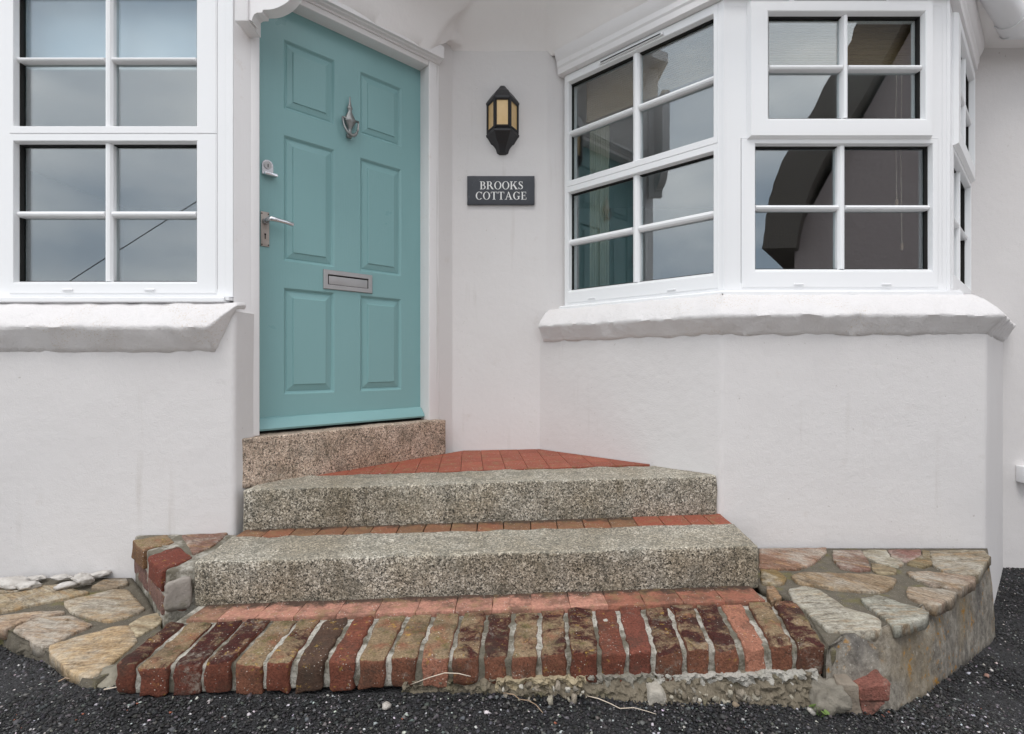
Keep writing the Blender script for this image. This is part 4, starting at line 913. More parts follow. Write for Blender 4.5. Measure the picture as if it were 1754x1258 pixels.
for x0, x1, hh, colr, sd in ((850, 1004, 11, (.50, .42, .29, .15), 4.), (1002, 1116, 28, (.34, .32, .28, .5), 7.), (1120, 1398, 19, (.56, .54, .50, .25), 11.)):
    xs_ = np.linspace(x0, x1, int((x1 - x0) / 2.6)); tt = [P(x, float(np.interp(x, bx_, by_)) - 5, bfd(x) - .002) for x in xs_]
    bb_ = [P(x, float(np.interp(x, bx_, by_)) + hh + 9 * noise.noise(Vector((x * .03, sd, 0))) + 4 * noise.noise(Vector((x * .11, sd, 2))), bfd(x) + .004) for x in xs_]
    strip_rock(tt, bb_, .05, 'foundation_lip', 'rubble', steps, .014, sd, colr, 11)

# ------------------------------------------------------------------ crazy-paved beds either side of the steps
def bed(name, label, top, bot, stones, conv, colors, parent_loc, smat, drop=.008, rings=(1., .96, .8, .5)):
    t = thing(name, label, 'paving', parent_loc)
    n = len(top); c = tuple(sum(q[k] for q in top) / n for k in range(3)); vs, fs = [], []
    for s in rings:
        for q in top: p = lerp(c, q, s); vs.append((p[0], p[1], p[2] - drop * (1 if s < .99 else .5) + .003 * nz(p, 25)))
    for l in range(len(rings) - 1): fs += [(l * n + i, l * n + (i + 1) % n, (l + 1) * n + (i + 1) % n, (l + 1) * n + i) for i in range(n)]
    vs.append((c[0], c[1], c[2] - drop)); b = (len(rings) - 1) * n; fs += [(b + i, b + (i + 1) % n, len(vs) - 1) for i in range(n)]
    k = len(vs); vs += [(q[0], q[1], q[2] - .03) for q in top]; fs += [(i, (i + 1) % n, k + (i + 1) % n, k + i) for i in range(n)] + [tuple(range(k, k + n))]
    obj('bed_mortar', vs, fs, 'bed_mortar', t, smooth=True)
    if bot:
        rows = 8; vs, fs = [], []; m = len(bot)
        for r in range(rows + 1):
            for i, (a, b_) in enumerate(bot):
                p = lerp(a, b_, r / rows); bl = math.sin(math.pi * min(1, r / rows * 1.15)) * .012; dx, dy = p[0] - c[0], p[1] - c[1]; l_ = math.hypot(dx, dy)
                e = bl + .012 * nz(p, 9, 2.) + .006 * nz(p, 28, 5.) + (.010 * nz(p, 60, 8.) - .014 if smat == 'bed_mortar' else .003 * nz(p, 70, 8.)); e = e if r else -.002
                vs.append((p[0] + dx / l_ * e, p[1] + dy / l_ * e, p[2] - (.004 if r == 0 else 0)))
        fs = [(r * m + i, r * m + i + 1, (r + 1) * m + i + 1, (r + 1) * m + i) for r in range(rows) for i in range(m - 1)]
        k = len(vs); vs += [(c[0] + (a[0] - c[0]) * .8, c[1] + (a[1] - c[1]) * .8, a[2] - .012) for a, _ in bot] + [(c[0] + (a[0] - c[0]) * .8, c[1] + (a[1] - c[1]) * .8, b_[2]) for a, b_ in bot]
        fs += [(i, i + 1, k + i + 1, k + i) for i in range(m - 1)] + [(rows * m + i, rows * m + i + 1, k + m + i + 1, k + m + i) for i in range(m - 1)] + [(k + i, k + i + 1, k + m + i + 1, k + m + i) for i in range(m - 1)]
        obj('retaining_wall', vs, fs, smat, t, smooth=smat != 'bed_mortar')
    for i, st in enumerate(stones):
        v, f = flagstone([conv(*q) for q in st], .034, .0035, i * 7.3); obj('paving_stone', v, f, 'slate_stone', t, smooth=True, color=colors[i % len(colors)])
    return t

# right bed
zR = r2R + .004
def RZ(x, y, z=zR): return PZ(1200 + x / 3.083, 850 + y / 3.083, z)
edge_top = [(1418, 1106), (1428, 1098), (1440, 1086), (1470, 1081), (1505, 1077), (1528, 1066), (1548, 1056), (1568, 1042), (1587, 1029), (1612, 1009), (1640, 985), (1660, 970), (1678, 957), (1693, 946)]
edge_bot = [(1422, 1205), (1432, 1208), (1450, 1214), (1490, 1220), (1535, 1222), (1556, 1212), (1580, 1196), (1600, 1180), (1622, 1165), (1645, 1146), (1665, 1131), (1682, 1117), (1696, 1106), (1705, 1092)]
et = [PZ(a, b, zR) for a, b in edge_top]; eb = [PG(a, b) for a, b in edge_bot]; eb = [(p[0], p[1], p[2] - .015) for p in eb]
def dens3(l, k=4): return [lerp(a, b, i / k) for a, b in zip(l, l[1:]) for i in range(k)] + [l[-1]]
et, eb = dens3(et), dens3(eb)
top = [(gR[0] + .004, gR[1] + .05, zR), (gR[0] + .004, gR[1] - .02, zR), lerp(kbR, gR, .3)[:2] + (zR,), (kbR[0] + .008, kbR[1], zR), (kfR[0] + .006, kfR[1] + .01, zR)] + et + [(1.955, YB - .011, zR), (1.5, YB - .012, zR), (1.0, YB - .010, zR), (gR[0] + .02, YB - .010, zR)]
SR = [[(320, 276), (660, 274), (655, 300), (590, 352), (520, 378), (320, 376)], [(320, 388), (400, 388), (452, 430), (438, 452), (400, 463), (322, 455)], [(705, 287), (845, 287), (876, 330), (895, 386), (830, 388), (740, 373), (702, 330)],
      [(857, 287), (982, 283), (996, 320), (1072, 350), (1040, 368), (930, 346), (872, 320)], [(994, 282), (1160, 282), (1165, 310), (1110, 347), (1014, 322)], [(905, 350), (1028, 379), (1033, 404), (960, 408), (908, 390)],
      [(1172, 284), (1210, 290), (1222, 358), (1180, 372), (1085, 352), (1168, 315)],
      [(1218, 290), (1490, 286), (1522, 318), (1463, 412), (1300, 397), (1232, 358)], [(492, 420), (532, 402), (900, 412), (1022, 436), (998, 478), (940, 502), (720, 487), (522, 453)], [(1092, 402), (1180, 397), (1438, 422), (1440, 446), (1370, 483), (1230, 468), (1132, 430)],
      [(1102, 482), (1180, 477), (1346, 507), (1328, 538), (1240, 577), (1102, 533), (1087, 500)], [(477, 495), (560, 477), (638, 502), (758, 582), (858, 617), (937, 642), (942, 693), (880, 708), (672, 698), (562, 600), (502, 555)],
      [(852, 540), (940, 522), (1058, 562), (1200, 606), (1178, 638), (1030, 686), (942, 620), (872, 570)], [(345, 480), (390, 477), (428, 538), (372, 556)]]
CR = [(.33, .20, .145, .5), (.27, .20, .09, .1), (.25, .155, .125, .6), (.36, .34, .27, .3), (.27, .145, .13, .7), (.33, .28, .19, .2), (.25, .21, .13, .2), (.30, .265, .20, .2), (.33, .26, .18, .3), (.36, .285, .225, .4), (.38, .32, .255, .5), (.45, .44, .38, .05), (.37, .38, .34, .1), (.36, .24, .15, .3)]
bed_r = bed('stone_bed', 'raised crazy-paved stone bed curving round the foot of the bay', top, list(zip(et, eb)), SR, lambda x, y: RZ(x, y, zR + .002), CR, (1.3, 1.9, -1.05), 'retaining_render')
# broken masonry at its foot
def boulder(name, c, size, rot, mat, parent, color, seed, amp=.3, sub=3):
    bm = bmesh.new(); bmesh.ops.create_icosphere(bm, subdivisions=sub, radius=1.); R = Matrix.Rotation(rot, 3, 'Y') @ Matrix.Rotation(rot * .7, 3, 'Z'); vs = []
    for v in bm.verts:
        p = v.co.copy(); k = 1 + amp * (nz(p, 1.3, seed) + .5 * nz(p, 3.1, seed + 4)); p = Vector([max(-.82, min(.82, q)) for q in p]) * k
        p = R @ Vector((p.x * size[0], p.y * size[1], p.z * size[2])); vs.append(tuple(p + Vector(c)))
    fs = [tuple(v.index for v in f.verts) for f in bm.faces]; bm.free(); return obj(name, vs, fs, mat, parent, smooth=sub > 1, color=color)
boulder('rubble_stone', P(1416, 1192, 1.445), (.050, .05, .046), .2, 'rubble', bed_r, (.30, .275, .235, .8), 3., .55, 4)
def wedge(name, pf_, d, depth, mat, parent, color, seed, r=.006, amp=.006):
    q = [P(a, b, d) for a, b in pf_]; bk = [(p[0], p[1] + depth, p[2]) for p in q]
    v, f = rock_box([q[0], q[1], bk[1], bk[0], q[3], q[2], bk[2], bk[3]], .015, r, amp, 30, seed); return obj(name, v, f, mat, parent, smooth=True, color=color)
wedge('rubble_stone', [(1446, 1228), (1480, 1245), (1470, 1175), (1438, 1168)], 1.425, .08, 'rubble', bed_r, (.34, .29, .24, .2), 5.)
wedge('broken_brick', [(1472, 1200), (1524, 1204), (1530, 1171), (1469, 1180)], 1.436, .08, 'brick', bed_r, (.26, .115, .095, .95), 8.)
bb = wedge('broken_brick', [(1481, 1229), (1494, 1226), (1524, 1204), (1475, 1202)], 1.438, .07, 'brick', bed_r, (.33, .17, .145, .95), 9.)
wedge('rubble_stone', [(1108, 1217), (1146, 1212), (1138, 1184), (1114, 1183)], 1.400, .06, 'rubble', steps, (.60, .56, .50, .3), 15., .010)
# left bed
zLb = -.826
def lbz(px, py):                          # the bed falls gently to its outer edge
    d = .84 * F / (py - HY); t = min(1, max(0, (2.10 - d) / .55)); return zLb - .018 * t
def LZ(x, y): px, py = x / 3.932, 880 + y / 3.932; return PZ(px, py, lbz(px, py) + .002)
def LB(px, py, dz_=0.): return PZ(px, py, lbz(px, py) + dz_)
el = [(196, 1139), (186, 1153), (165, 1163), (143, 1160), (118, 1140), (90, 1117), (80, 1107), (60, 1100), (30, 1088), (8, 1072), (0, 1068), (-60, 1050), (-150, 1024), (-240, 1000)]
et2 = [LB(a, b) for a, b in el]; eb2 = [(p[0] * 1.0 - .0, p[1] - .01, gz(p[0]) - .02) for p in et2]; et2, eb2 = dens3(et2, 6), dens3(eb2, 6)
topl = et2 + [(-2.6, YL - .012, zLb), (-2.0, YL - .012, zLb), (wing_top[0][0], YL - .012, zLb), (wing_top[0][0] + .01, YL - .02, zLb), (lerp(wing_top[0], wing_top[3], .5)[0] + .006, lerp(wing_top[0], wing_top[3], .5)[1], zLb - .004), (wing_top[3][0] + .005, wing_top[3][1] - .01, zLb - .008), (kbL[0] - .01, kbL[1] + .03, zLb - .01), (kbL[0] - .006, kbL[1], zLb - .01)]
SL = [[(-300, 560), (120, 533), (300, 484), (420, 478), (520, 520), (588, 524), (430, 568), (260, 598), (60, 648), (-300, 690)], [(442, 590), (640, 542), (760, 512), (848, 508), (897, 560), (967, 640), (880, 677), (740, 718), (622, 697), (482, 648)], [(-220, 730), (60, 673), (418, 653), (426, 664), (300, 688), (120, 736), (40, 776), (-60, 760), (-200, 720)],
      [(112, 760), (260, 702), (478, 688), (614, 750), (500, 797), (330, 884), (250, 880), (200, 842), (100, 785)], [(348, 887), (520, 833), (760, 764), (856, 755), (893, 800), (912, 858), (800, 955), (660, 1070), (565, 1090), (455, 1030), (352, 940)], [(874, 742), (960, 694), (1058, 668), (1098, 715), (1050, 757), (940, 814), (912, 822), (902, 790)], [(610, 498), (700, 445), (846, 434), (866, 468), (760, 498)], [(40, 470), (280, 465), (260, 480), (110, 520), (-40, 535), (-60, 500)]]
CL = [(.40, .33, .22, .1), (.46, .385, .28, .15), (.46, .35, .26, .4), (.44, .36, .29, .35), (.58, .45, .29, .35), (.52, .46, .34, .05), (.30, .25, .19, .1), (.36, .30, .21, .1)]
bed_l = bed('stone_bed', 'low crazy-paved stone bed below the wide window with shells on it', topl, list(zip(et2, eb2)), SL, LZ, CL, (-1.6, 1.8, -.87), 'bed_mortar')
v, f = rock_box([PG(147, 1182), PG(192, 1186), (kfL[0], kfL[1] + .12, -.9), (kfL[0] - .1, kfL[1] + .12, -.9)] + [LB(152, 1160, .0), LB(195, 1140, .004), (kfL[0], kfL[1] + .12, -.842), (kfL[0] - .1, kfL[1] + .12, -.85)], .02, .012, .008, 25, 12.); obj('cement_patch', v, f, 'rubble', bed_l, smooth=True, color=(.36, .33, .27, .6))

# ------------------------------------------------------------------ lantern
Lx, Ly = U(861) * YC, YC
LN = Local((Lx, Ly - .001), (1, 0), (0, -1))
lant = thing('wall_lantern', 'black half lantern with three amber panes on the recessed wall', 'lantern', (Lx, Ly, 1.13))
hexp = [(-.085, 0), (-.041, .084), (.041, .084), (.085, 0)]
def sect(ws, ds_, z): return [LN(a * ws, n * ds_ + .0, z) for a, n in hexp]
def stack(levels):
    vs, fs = [], []; n = 4
    for w_, d_, z in levels: vs += sect(w_, d_, z)
    for l in range(len(levels) - 1): fs += [(l * n + i, l * n + (i + 1) % n, (l + 1) * n + (i + 1) % n, (l + 1) * n + i) for i in range(n)]
    fs += [(0, 1, 2, 3), tuple(range((len(levels) - 1) * n, len(levels) * n))]; return vs, fs
v, f = stack([(.98, .98, 1.402), (1.06, 1.06, 1.404), (1.07, 1.07, 1.414), (1.0, 1.0, 1.424), (.74, .80, 1.452), (.62, .70, 1.462), (.52, .60, 1.466), (.40, .45, 1.484), (.24, .30, 1.498), (.10, .16, 1.504)]); sharp(obj('roof_cap', v, f, 'black_casting', lant), 30)
v, f = stack([(.20, .12, 1.132), (.36, .30, 1.140), (.42, .40, 1.158), (.46, .46, 1.166), (.62, .62, 1.184), (.74, .72, 1.190), (.96, .94, 1.222), (1.06, 1.06, 1.230), (1.07, 1.07, 1.240), (1.0, 1.0, 1.246), (.96, .96, 1.252)]); sharp(obj('base', v, f, 'black_casting', lant), 30)
v, f = LN.rbox(-.020, .020, .050, .0585, 1.186, 1.215, .003); obj('base_boss', v, f, 'black_casting', lant)
v, f = LN.box(-.072, .072, 0, .006, 1.235, 1.415); obj('back_plate', v, f, 'black_casting', lant)
for i in range(4):
    a, n_ = hexp[i]; v, f = tube([LN(a * .95, n_ * .95 + .003, 1.245), LN(a * .95, n_ * .95 + .003, 1.412)], .0095 if i in (1, 2) else .007, 4); obj('corner_bar', v, f, 'black_casting', lant)
for i in range(3):
    (a, n0), (b, n1) = hexp[i], hexp[i + 1]; e = .93
    q = [LN(a * e, n0 * e + .002, 1.262), LN(b * e, n1 * e + .002, 1.262), LN(b * e, n1 * e + .002, 1.40), LN(a * e, n0 * e + .002, 1.40)]; q2 = [LN(a * e * .95, n0 * e * .95 + .002, 1.262), LN(b * e * .95, n1 * e * .95 + .002, 1.262), LN(b * e * .95, n1 * e * .95 + .002, 1.40), LN(a * e * .95, n0 * e * .95 + .002, 1.40)]
    v, f = box8([q[0], q[1], q2[1], q2[0], q[3], q[2], q2[2], q2[3]]); obj('amber_pane', v, f, 'amber_glass', lant)
    e = .965; v, f = tube([LN(a * e, n0 * e + .002, 1.256), LN(b * e, n1 * e + .002, 1.256)], .008, 4); obj('bottom_rail', v, f, 'black_casting', lant)
    v, f = tube([LN(a * e, n0 * e + .002, 1.402), LN(b * e, n1 * e + .002, 1.402)], .008, 4); obj('top_rail', v, f, 'black_casting', lant)

# ------------------------------------------------------------------ name plaque
yS = YC - .004
sx0, sx1, sz0, sz1 = U(800.5) * yS, U(915.5) * yS, (HY - 352) / F * yS, (HY - 303) / F * yS
plq = thing('name_plaque', 'dark slate plaque with white carved lettering below the lantern', 'sign', ((sx0 + sx1) / 2, yS, sz0))
v, f = rock_box(abox(sx0, sx1, yS - .012, yS, sz0, sz1)[0], .03, .0018, .0007, 30, 2.); sharp(obj('slate_slab', v, f, 'slate_sign', plq))
def glyph(ch):
    """serif capital: list of polygons in a unit-high box, and its width"""
    S, T_, q = .155, .05, []
    def rect(x0, x1, y0, y1): q.append([(x0, y0), (x1, y0), (x1, y1), (x0, y1)])
    def ring(cx, cy, rx, ry, ti, tj, a0, a1, n=22):
        ts = np.linspace(math.radians(a0), math.radians(a1), n); o = [(cx + rx * math.cos(t), cy + ry * math.sin(t)) for t in ts]; i_ = [(cx + (rx - ti) * math.cos(t), cy + (ry - tj) * math.sin(t)) for t in ts]
        for k in range(n - 1): q.append([o[k], o[k + 1], i_[k + 1], i_[k]])
    def stem(x, serif=True):
        rect(x, x + S, 0, 1)
        if serif: rect(x - .09, x + S + .09, 0, T_); rect(x - .09, x + S + .09, 1 - T_, 1)
    def diag(x0, y0, x1, y1, w): q.append([(x0, y0), (x0 + w, y0), (x1 + w, y1), (x1, y1)])
    if ch == 'B':
        stem(.09); rect(.2, .40, 1 - T_, 1); rect(.2, .40, .5, .5 + T_); rect(.2, .42, 0, T_); ring(.36, .762, .26, .238, .15, T_, -90, 90); ring(.38, .274, .31, .274, .155, T_, -90, 90); w = .74
    elif ch == 'R':
        stem(.09); rect(.2, .40, 1 - T_, 1); rect(.2, .40, .48, .48 + T_); ring(.36, .745, .28, .255, .155, T_, -90, 90); q.append([(.36, .50), (.54, .50), (.86, .0), (.66, .0)]); rect(.66, .90, 0, T_ * .8); w = .86
    elif ch == 'O': ring(.45, .5, .43, .52, .155, T_, 0, 360, 40); w = .90
    elif ch == 'K':
        stem(.09); diag(.24, .40, .62, .97, .085); q.append([(.36, .56), (.48, .68), (.90, .0), (.68, .0)]); rect(.52, .84, 1 - T_, 1); rect(.62, .96, 0, T_); w = .93
    elif ch == 'S':
        pts = [(.50, .80), (.44, .93), (.31, .975), (.17, .93), (.115, .79), (.17, .65), (.31, .54), (.46, .43), (.515, .26), (.45, .08), (.29, .025), (.14, .08), (.07, .24)]; wd = [.03, .05, .055, .09, .13, .15, .165, .15, .13, .09, .055, .05, .03]
        L_, R_ = [], []
        for i, p in enumerate(pts):
            a, b = pts[max(0, i - 1)], pts[min(len(pts) - 1, i + 1)]; dx, dy = b[0] - a[0], b[1] - a[1]; l = math.hypot(dx, dy); nx, ny = -dy / l, dx / l
            L_.append((p[0] + nx * wd[i] / 2, p[1] + ny * wd[i] / 2)); R_.append((p[0] - nx * wd[i] / 2, p[1] - ny * wd[i] / 2))
        for i in range(len(pts) - 1): q.append([L_[i], L_[i + 1], R_[i + 1], R_[i]])
        rect(.475, .52, .72, 1.0); rect(.05, .095, .0, .28); w = .60
    elif ch == 'C': ring(.45, .5, .42, .52, .16, T_, 42, 318, 34); rect(.735, .785, .70, 1.0); w = .84
    elif ch == 'G': ring(.45, .5, .42, .52, .16, T_, 42, 305, 34); rect(.735, .785, .70, 1.0); rect(.62, .62 + S, .06, .44); rect(.53, .87, .40, .40 + T_); w = .92
    elif ch == 'T': rect(.325, .325 + S, 0, 1); rect(.02, .79, 1 - T_, 1); rect(.22, .59, 0, T_); rect(.02, .07, .76, 1); rect(.74, .79, .76, 1); w = .80
    elif ch == 'A': q.append([(.10, 0), (.165, 0), (.47, .93), (.43, 1.0)]); q.append([(.40, 1.02), (.49, 1.02), (.86, 0), (.68, 0)]); rect(.25, .66, .32, .32 + T_); rect(0, .28, 0, T_); rect(.58, .96, 0, T_); w = .94
    elif ch == 'E': stem(.09); rect(.2, .62, 1 - T_, 1); rect(.2, .64, 0, T_); rect(.2, .50, .50, .50 + T_); rect(.575, .62, .76, 1); rect(.60, .65, 0, .26); rect(.46, .505, .40, .65); w = .72
    return q, w
def lettering(text, cx, zbase, height, target_w):
    tot = sum(glyph(c)[1] for c in text) + .055 * (len(text) - 1); k = height; sxk = target_w / (tot * k); x = cx - target_w / 2
    for c in text:
        qs, w = glyph(c); g = G()
        for i, poly in enumerate(qs):
            e = .0004 + .00003 * (i % 12); y1 = yS - .0125 - e; n = len(poly); pp = [(x + a * k * sxk, zbase + b * k) for a, b in poly]
            g.add([(a, y1, b) for a, b in pp] + [(a, yS - .0112, b) for a, b in pp], [tuple(range(n)), tuple(range(n, 2 * n))] + [(m, (m + 1) % n, n + (m + 1) % n, n + m) for m in range(n)])
        g.build('letter', 'letter_paint', plq); x += (w + .055) * k * sxk
def sgn(px): return U(px) * (yS - .012)
def sgz(py): return (HY - py) / F * (yS - .012)
lettering('BROOKS', (sgn(822) + sgn(896)) / 2, sgz(324.6), sgz(311.2) - sgz(324.6), sgn(896) - sgn(822))
lettering('COTTAGE', (sgn(814.5) + sgn(902.5)) / 2, sgz(342.2), sgz(329) - sgz(342.2), sgn(902.5) - sgn(814.5))

# ------------------------------------------------------------------ gutter and wall box at the right
gut = thing('gutter', 'white plastic half-round gutter turning the corner beside the bay', 'gutter', (2.6, 2.86, 1.70))
def half_gutter(p0, p1, r, r2):
    p0, p1 = Vector(p0), Vector(p1); d = (p1 - p0).normalized(); a = d.cross(Vector((0, 0, 1))).normalized(); vs, fs, seg = [], [], 14
    for p in (p0, p1):
        for rr, rng in ((r, range(seg + 1)), (r2, range(seg, -1, -1))):
            for i in rng: t = math.pi + math.pi * i / seg; vs.append(tuple(p + a * math.cos(t) * rr + Vector((0, 0, math.sin(t) * rr))))
    m = (seg + 1) * 2; fs = [(i, (i + 1) % m, m + (i + 1) % m, m + i) for i in range(m)] + [tuple(range(m)), tuple(range(m, 2 * m))]; return vs, fs
gc = (2.595, 2.792, 1.744)
v, f = half_gutter((2.595 - .80, 2.792 - .62, 1.744), (2.595 - .03, 2.792 - .024, 1.744), .060, .056); sharp(obj('gutter_length', v, f, 'gutter_plastic', gut), 40)
v, f = half_gutter((2.595 + .05, 2.792, 1.744), (6.8, 2.792, 1.744), .060, .056); sharp(obj('gutter_length', v, f, 'gutter_plastic', gut), 40)
v, f = half_gutter((2.595 - .10, 2.792 - .078, 1.744), (2.595 + .012, 2.792 + .009, 1.744), .066, .0605); sharp(obj('angle_union', v, f, 'gutter_plastic', gut), 40)
v, f = half_gutter((2.595 - .03, 2.792, 1.744), (2.595 + .14, 2.792, 1.744), .0655, .0605); sharp(obj('angle_union', v, f, 'gutter_plastic', gut), 40)
v, f = prism([(x * 1, y) for x, y in [(.78, 2.075), (1.93, 2.205), (2.72, 2.858), (6.9, 2.858), (6.9, 2.84), (2.727, 2.84), (1.94, 2.19), (.78, 2.06)]], 1.72, 1.86); sharp(obj('fascia_board', v, f, 'white_timber', gut), 30)
bx = thing('wall_box', 'small white cover box low on the wall right of the bay', 'box', (2.95, YC - .04, (HY - 829) / F * YC))
x0 = U(1740) * YC
v, f = rock_box([(x0, YC - .05, (HY - 829) / F * 2.9), (x0 + .16, YC - .05, (HY - 829) / F * 2.9), (x0 + .16, YC + .002, (HY - 825) / F * YC), (x0, YC + .002, (HY - 825) / F * YC), (x0 + .002, YC - .045, (HY - 800) / F * 2.9), (x0 + .16, YC - .045, (HY - 800) / F * 2.9), (x0 + .16, YC + .002, (HY - 797) / F * YC), (x0, YC + .002, (HY - 797) / F * YC)], 10, .004); sharp(obj('cover', v, f, 'upvc', bx))
for i in range(3): v, f = abox(x0 + .03, x0 + .13, YC - .0525, YC - .048, (HY - 824 + i * 8) / F * 2.9, (HY - 822 + i * 8) / F * 2.9); obj('slot', v, f, 'gutter_plastic', bx)

# ------------------------------------------------------------------ blinds and curtain behind the glass
def reed_blind(name, loc, a0, a1, z0, z1, n_, label, group):
    t = thing(name, label, 'blind', loc((a0 + a1) / 2, n_, z0), group)
    cnt = int((z1 - z0) / .011); vs, fs = [], []; z = z0
    for i in range(cnt * 2 + 1): zz = z0 + (z1 - z0) * i / (cnt * 2); e = n_ + (.003 if i % 2 else 0); vs += [loc(a0, e, zz), loc(a1, e, zz), loc(a1, e - .012, zz), loc(a0, e - .012, zz)]
    fs = [(i * 4 + j, i * 4 + (j + 1) % 4, i * 4 + 4 + (j + 1) % 4, i * 4 + 4 + j) for i in range(cnt * 2) for j in range(4)] + [(0, 1, 2, 3), tuple(range(cnt * 8, cnt * 8 + 4))]
    obj('reeds', vs, fs, 'reed_blind', t)
    v, f = loc.rbox(a0, a1, n_ - .014, n_ + .008, z0 - .016, z0 - .001, .004); obj('bottom_roll', v, f, 'reed_blind', t)
    return t
reed_blind('reed_blind', B1, .06, w1 - .06, 1.34, 1.55, -.12, 'brown reed blind rolled up behind the bay light next to the door', None)
b2 = reed_blind('reed_blind', B2, .06, w2 - .06, 1.33, 1.55, -.12, 'brown reed blind rolled up behind the front bay window', None)
for px, py in ((1536, 345), (1545, 420)):
    a = fx(px, 2.3254 + .11); zz = (HY - py) / F * 2.43
    v, f = tube([B2(a, -.11, 1.34), B2(a - .004, -.112, (zz + 1.34) / 2), B2(a, -.11, zz)], .0014, 6); obj('pull_cord', v, f, 'dry_straw', b2)
    v, f = B2.lathe(a, -.11, [(.002, zz + .012), (.006, zz + .006), (.007, zz - .012), (.004, zz - .024)], 10); obj('cord_toggle', v, f, 'twig', b2, smooth=True)
rb = thing('roller_blind', 'pale blue roller blind drawn halfway down behind the left window', 'blind', (-1.6, 2.26, 1.21))
v, f = abox(-2.9, -1.19, 2.262, 2.266, lz2(106) + .02, 1.52); obj('fabric', v, f, 'blue_blind', rb)
v, f = rock_box(abox(-2.9, -1.19, 2.256, 2.272, lz2(106) + .004, lz2(106) + .0195)[0], 10, .004); obj('bottom_bar', v, f, 'upvc', rb)
def curtain(line, z0, z1, label):
    t = thing('curtain', label, 'curtain', (line[0][0], line[0][1], z0)); n = 40; vs = []
    for i in range(n + 1):
        p = lerp(line[0], line[1], i / n); w_ = .018 * math.sin(i * 1.25) + .006 * math.sin(i * 3.1); dx, dy = line[1][0] - line[0][0], line[1][1] - line[0][1]; l = math.hypot(dx, dy); nx, ny = -dy / l, dx / l
        vs += [(p[0] + nx * w_, p[1] + ny * w_, z0), (p[0] + nx * w_, p[1] + ny * w_, z1), (p[0] + nx * (w_ + .003), p[1] + ny * (w_ + .003), z1), (p[0] + nx * (w_ + .003), p[1] + ny * (w_ + .003), z0)]
    fs = [(i * 4 + j, i * 4 + (j + 1) % 4, i * 4 + 4 + (j + 1) % 4, i * 4 + 4 + j) for i in range(n) for j in range(4)] + [(0, 1, 2, 3), (n * 4, n * 4 + 1, n * 4 + 2, n * 4 + 3)]; obj('cloth', vs, fs, 'curtain', t, smooth=True)
p0 = B1(.05, -.16, 0); p1 = B1(.17, -.18, 0); curtain([p0[:2], p1[:2]], .30, 1.5, 'cream curtain drawn aside at the door end of the bay')

# ------------------------------------------------------------------ small things lying about
def shell(px, py, d, size, rot, tilt, label, seed):
    z = zLb; c = LB(px, py, .0); bm = bmesh.new(); bmesh.ops.create_icosphere(bm, subdivisions=3, radius=1.); vs = []; R = Matrix.Rotation(rot, 3, 'Z') @ Matrix.Rotation(tilt, 3, 'Y')
    for v in bm.verts:
        p = v.co.copy(); k = 1 + .30 * nz(p, 1.2, seed) + .25 * nz(p, 3.3, seed) + .22 * nz(p, 7, seed) - .25 * max(0, nz(p, 4.5, seed + 9)); p = R @ Vector((p.x * k * size[0], p.y * k * size[1], p.z * k * size[2] * .75)); vs.append(tuple(p + Vector((c[0], c[1], c[2]))))
    lo = min(v[2] for v in vs); vs = [(x, y, zz - lo + c[2] + .000) for x, y, zz in vs]; fs = [tuple(v.index for v in f.verts) for f in bm.faces]; bm.free()
    tag(obj('seashell', vs, fs, 'shell', smooth=True), label, 'shell', 'pale shells lying on the stone bed')
shell(22, 1006, 0, (.062, .040, .022), .15, .12, 'largest pale shell by the wall, under another oval one', 1.)
shell(48, 1009, 0, (.040, .026, .018), .05, 0, 'smooth oval grey shell resting beside the largest shell', 7.)
shell(62, 994, 0, (.034, .020, .010), -.1, 0, 'flat brownish shell pressed against the wall', 13.)
shell(106, 995, 0, (.034, .020, .014), .35, .1, 'small cream shell leaning on the wall beside the pitted one', 19.)
shell(117, 1008, 0, (.042, .017, .015), .75, 0, 'long narrow shell slanting away from the wall', 23.)
shell(142, 1003, 0, (.032, .030, .022), .2, .4, 'chunky pitted white shell full of holes', 31.)
shell(170, 991, 0, (.044, .017, .016), .32, -.1, 'slender pale shell next to the brick wing', 37.)

def twig(pts, r, mat, label, lift=.010):
    q = [PG(a, b) for a, b in pts]; q = [(p[0], p[1], p[2] + lift + .004 * math.sin(i * 2)) for i, p in enumerate(q)]
    v, f = tube(q, [r * (1 - .5 * i / len(q)) for i in range(len(q))], 6); tag(obj('twig', v, f, mat, smooth=True), label, 'twig')
twig([(1006, 1199), (1025, 1206), (1045, 1210), (1062, 1220), (1085, 1222), (1105, 1223), (1124, 1229)], .0014, 'dry_straw', 'long pale root curling on the tarmac in front of the foundation')
twig([(862, 1194), (880, 1199), (890, 1203), (905, 1206), (918, 1217), (930, 1227)], .0015, 'twig', 'thin brown twig bent across the tarmac below the bricks')
twig([(178, 1188), (200, 1186), (222, 1185)], .0018, 'dry_straw', 'short straw lying at the corner of the brick row')
twig([(100, 1174), (112, 1170), (130, 1169)], .0018, 'twig', 'short reddish twig near the low stone bed')
q = [P(706, 1168, 1.395), P(735, 1161, 1.39), P(762, 1153, 1.388), P(785, 1154, 1.388), P(806, 1159, 1.39)]
q[0] = PG(690, 1178)
v, f = tube(q, .0012, 6); tag(obj('twig', v, f, 'dry_straw', smooth=True), 'arched dry grass stem leaning on the brick faces', 'twig')

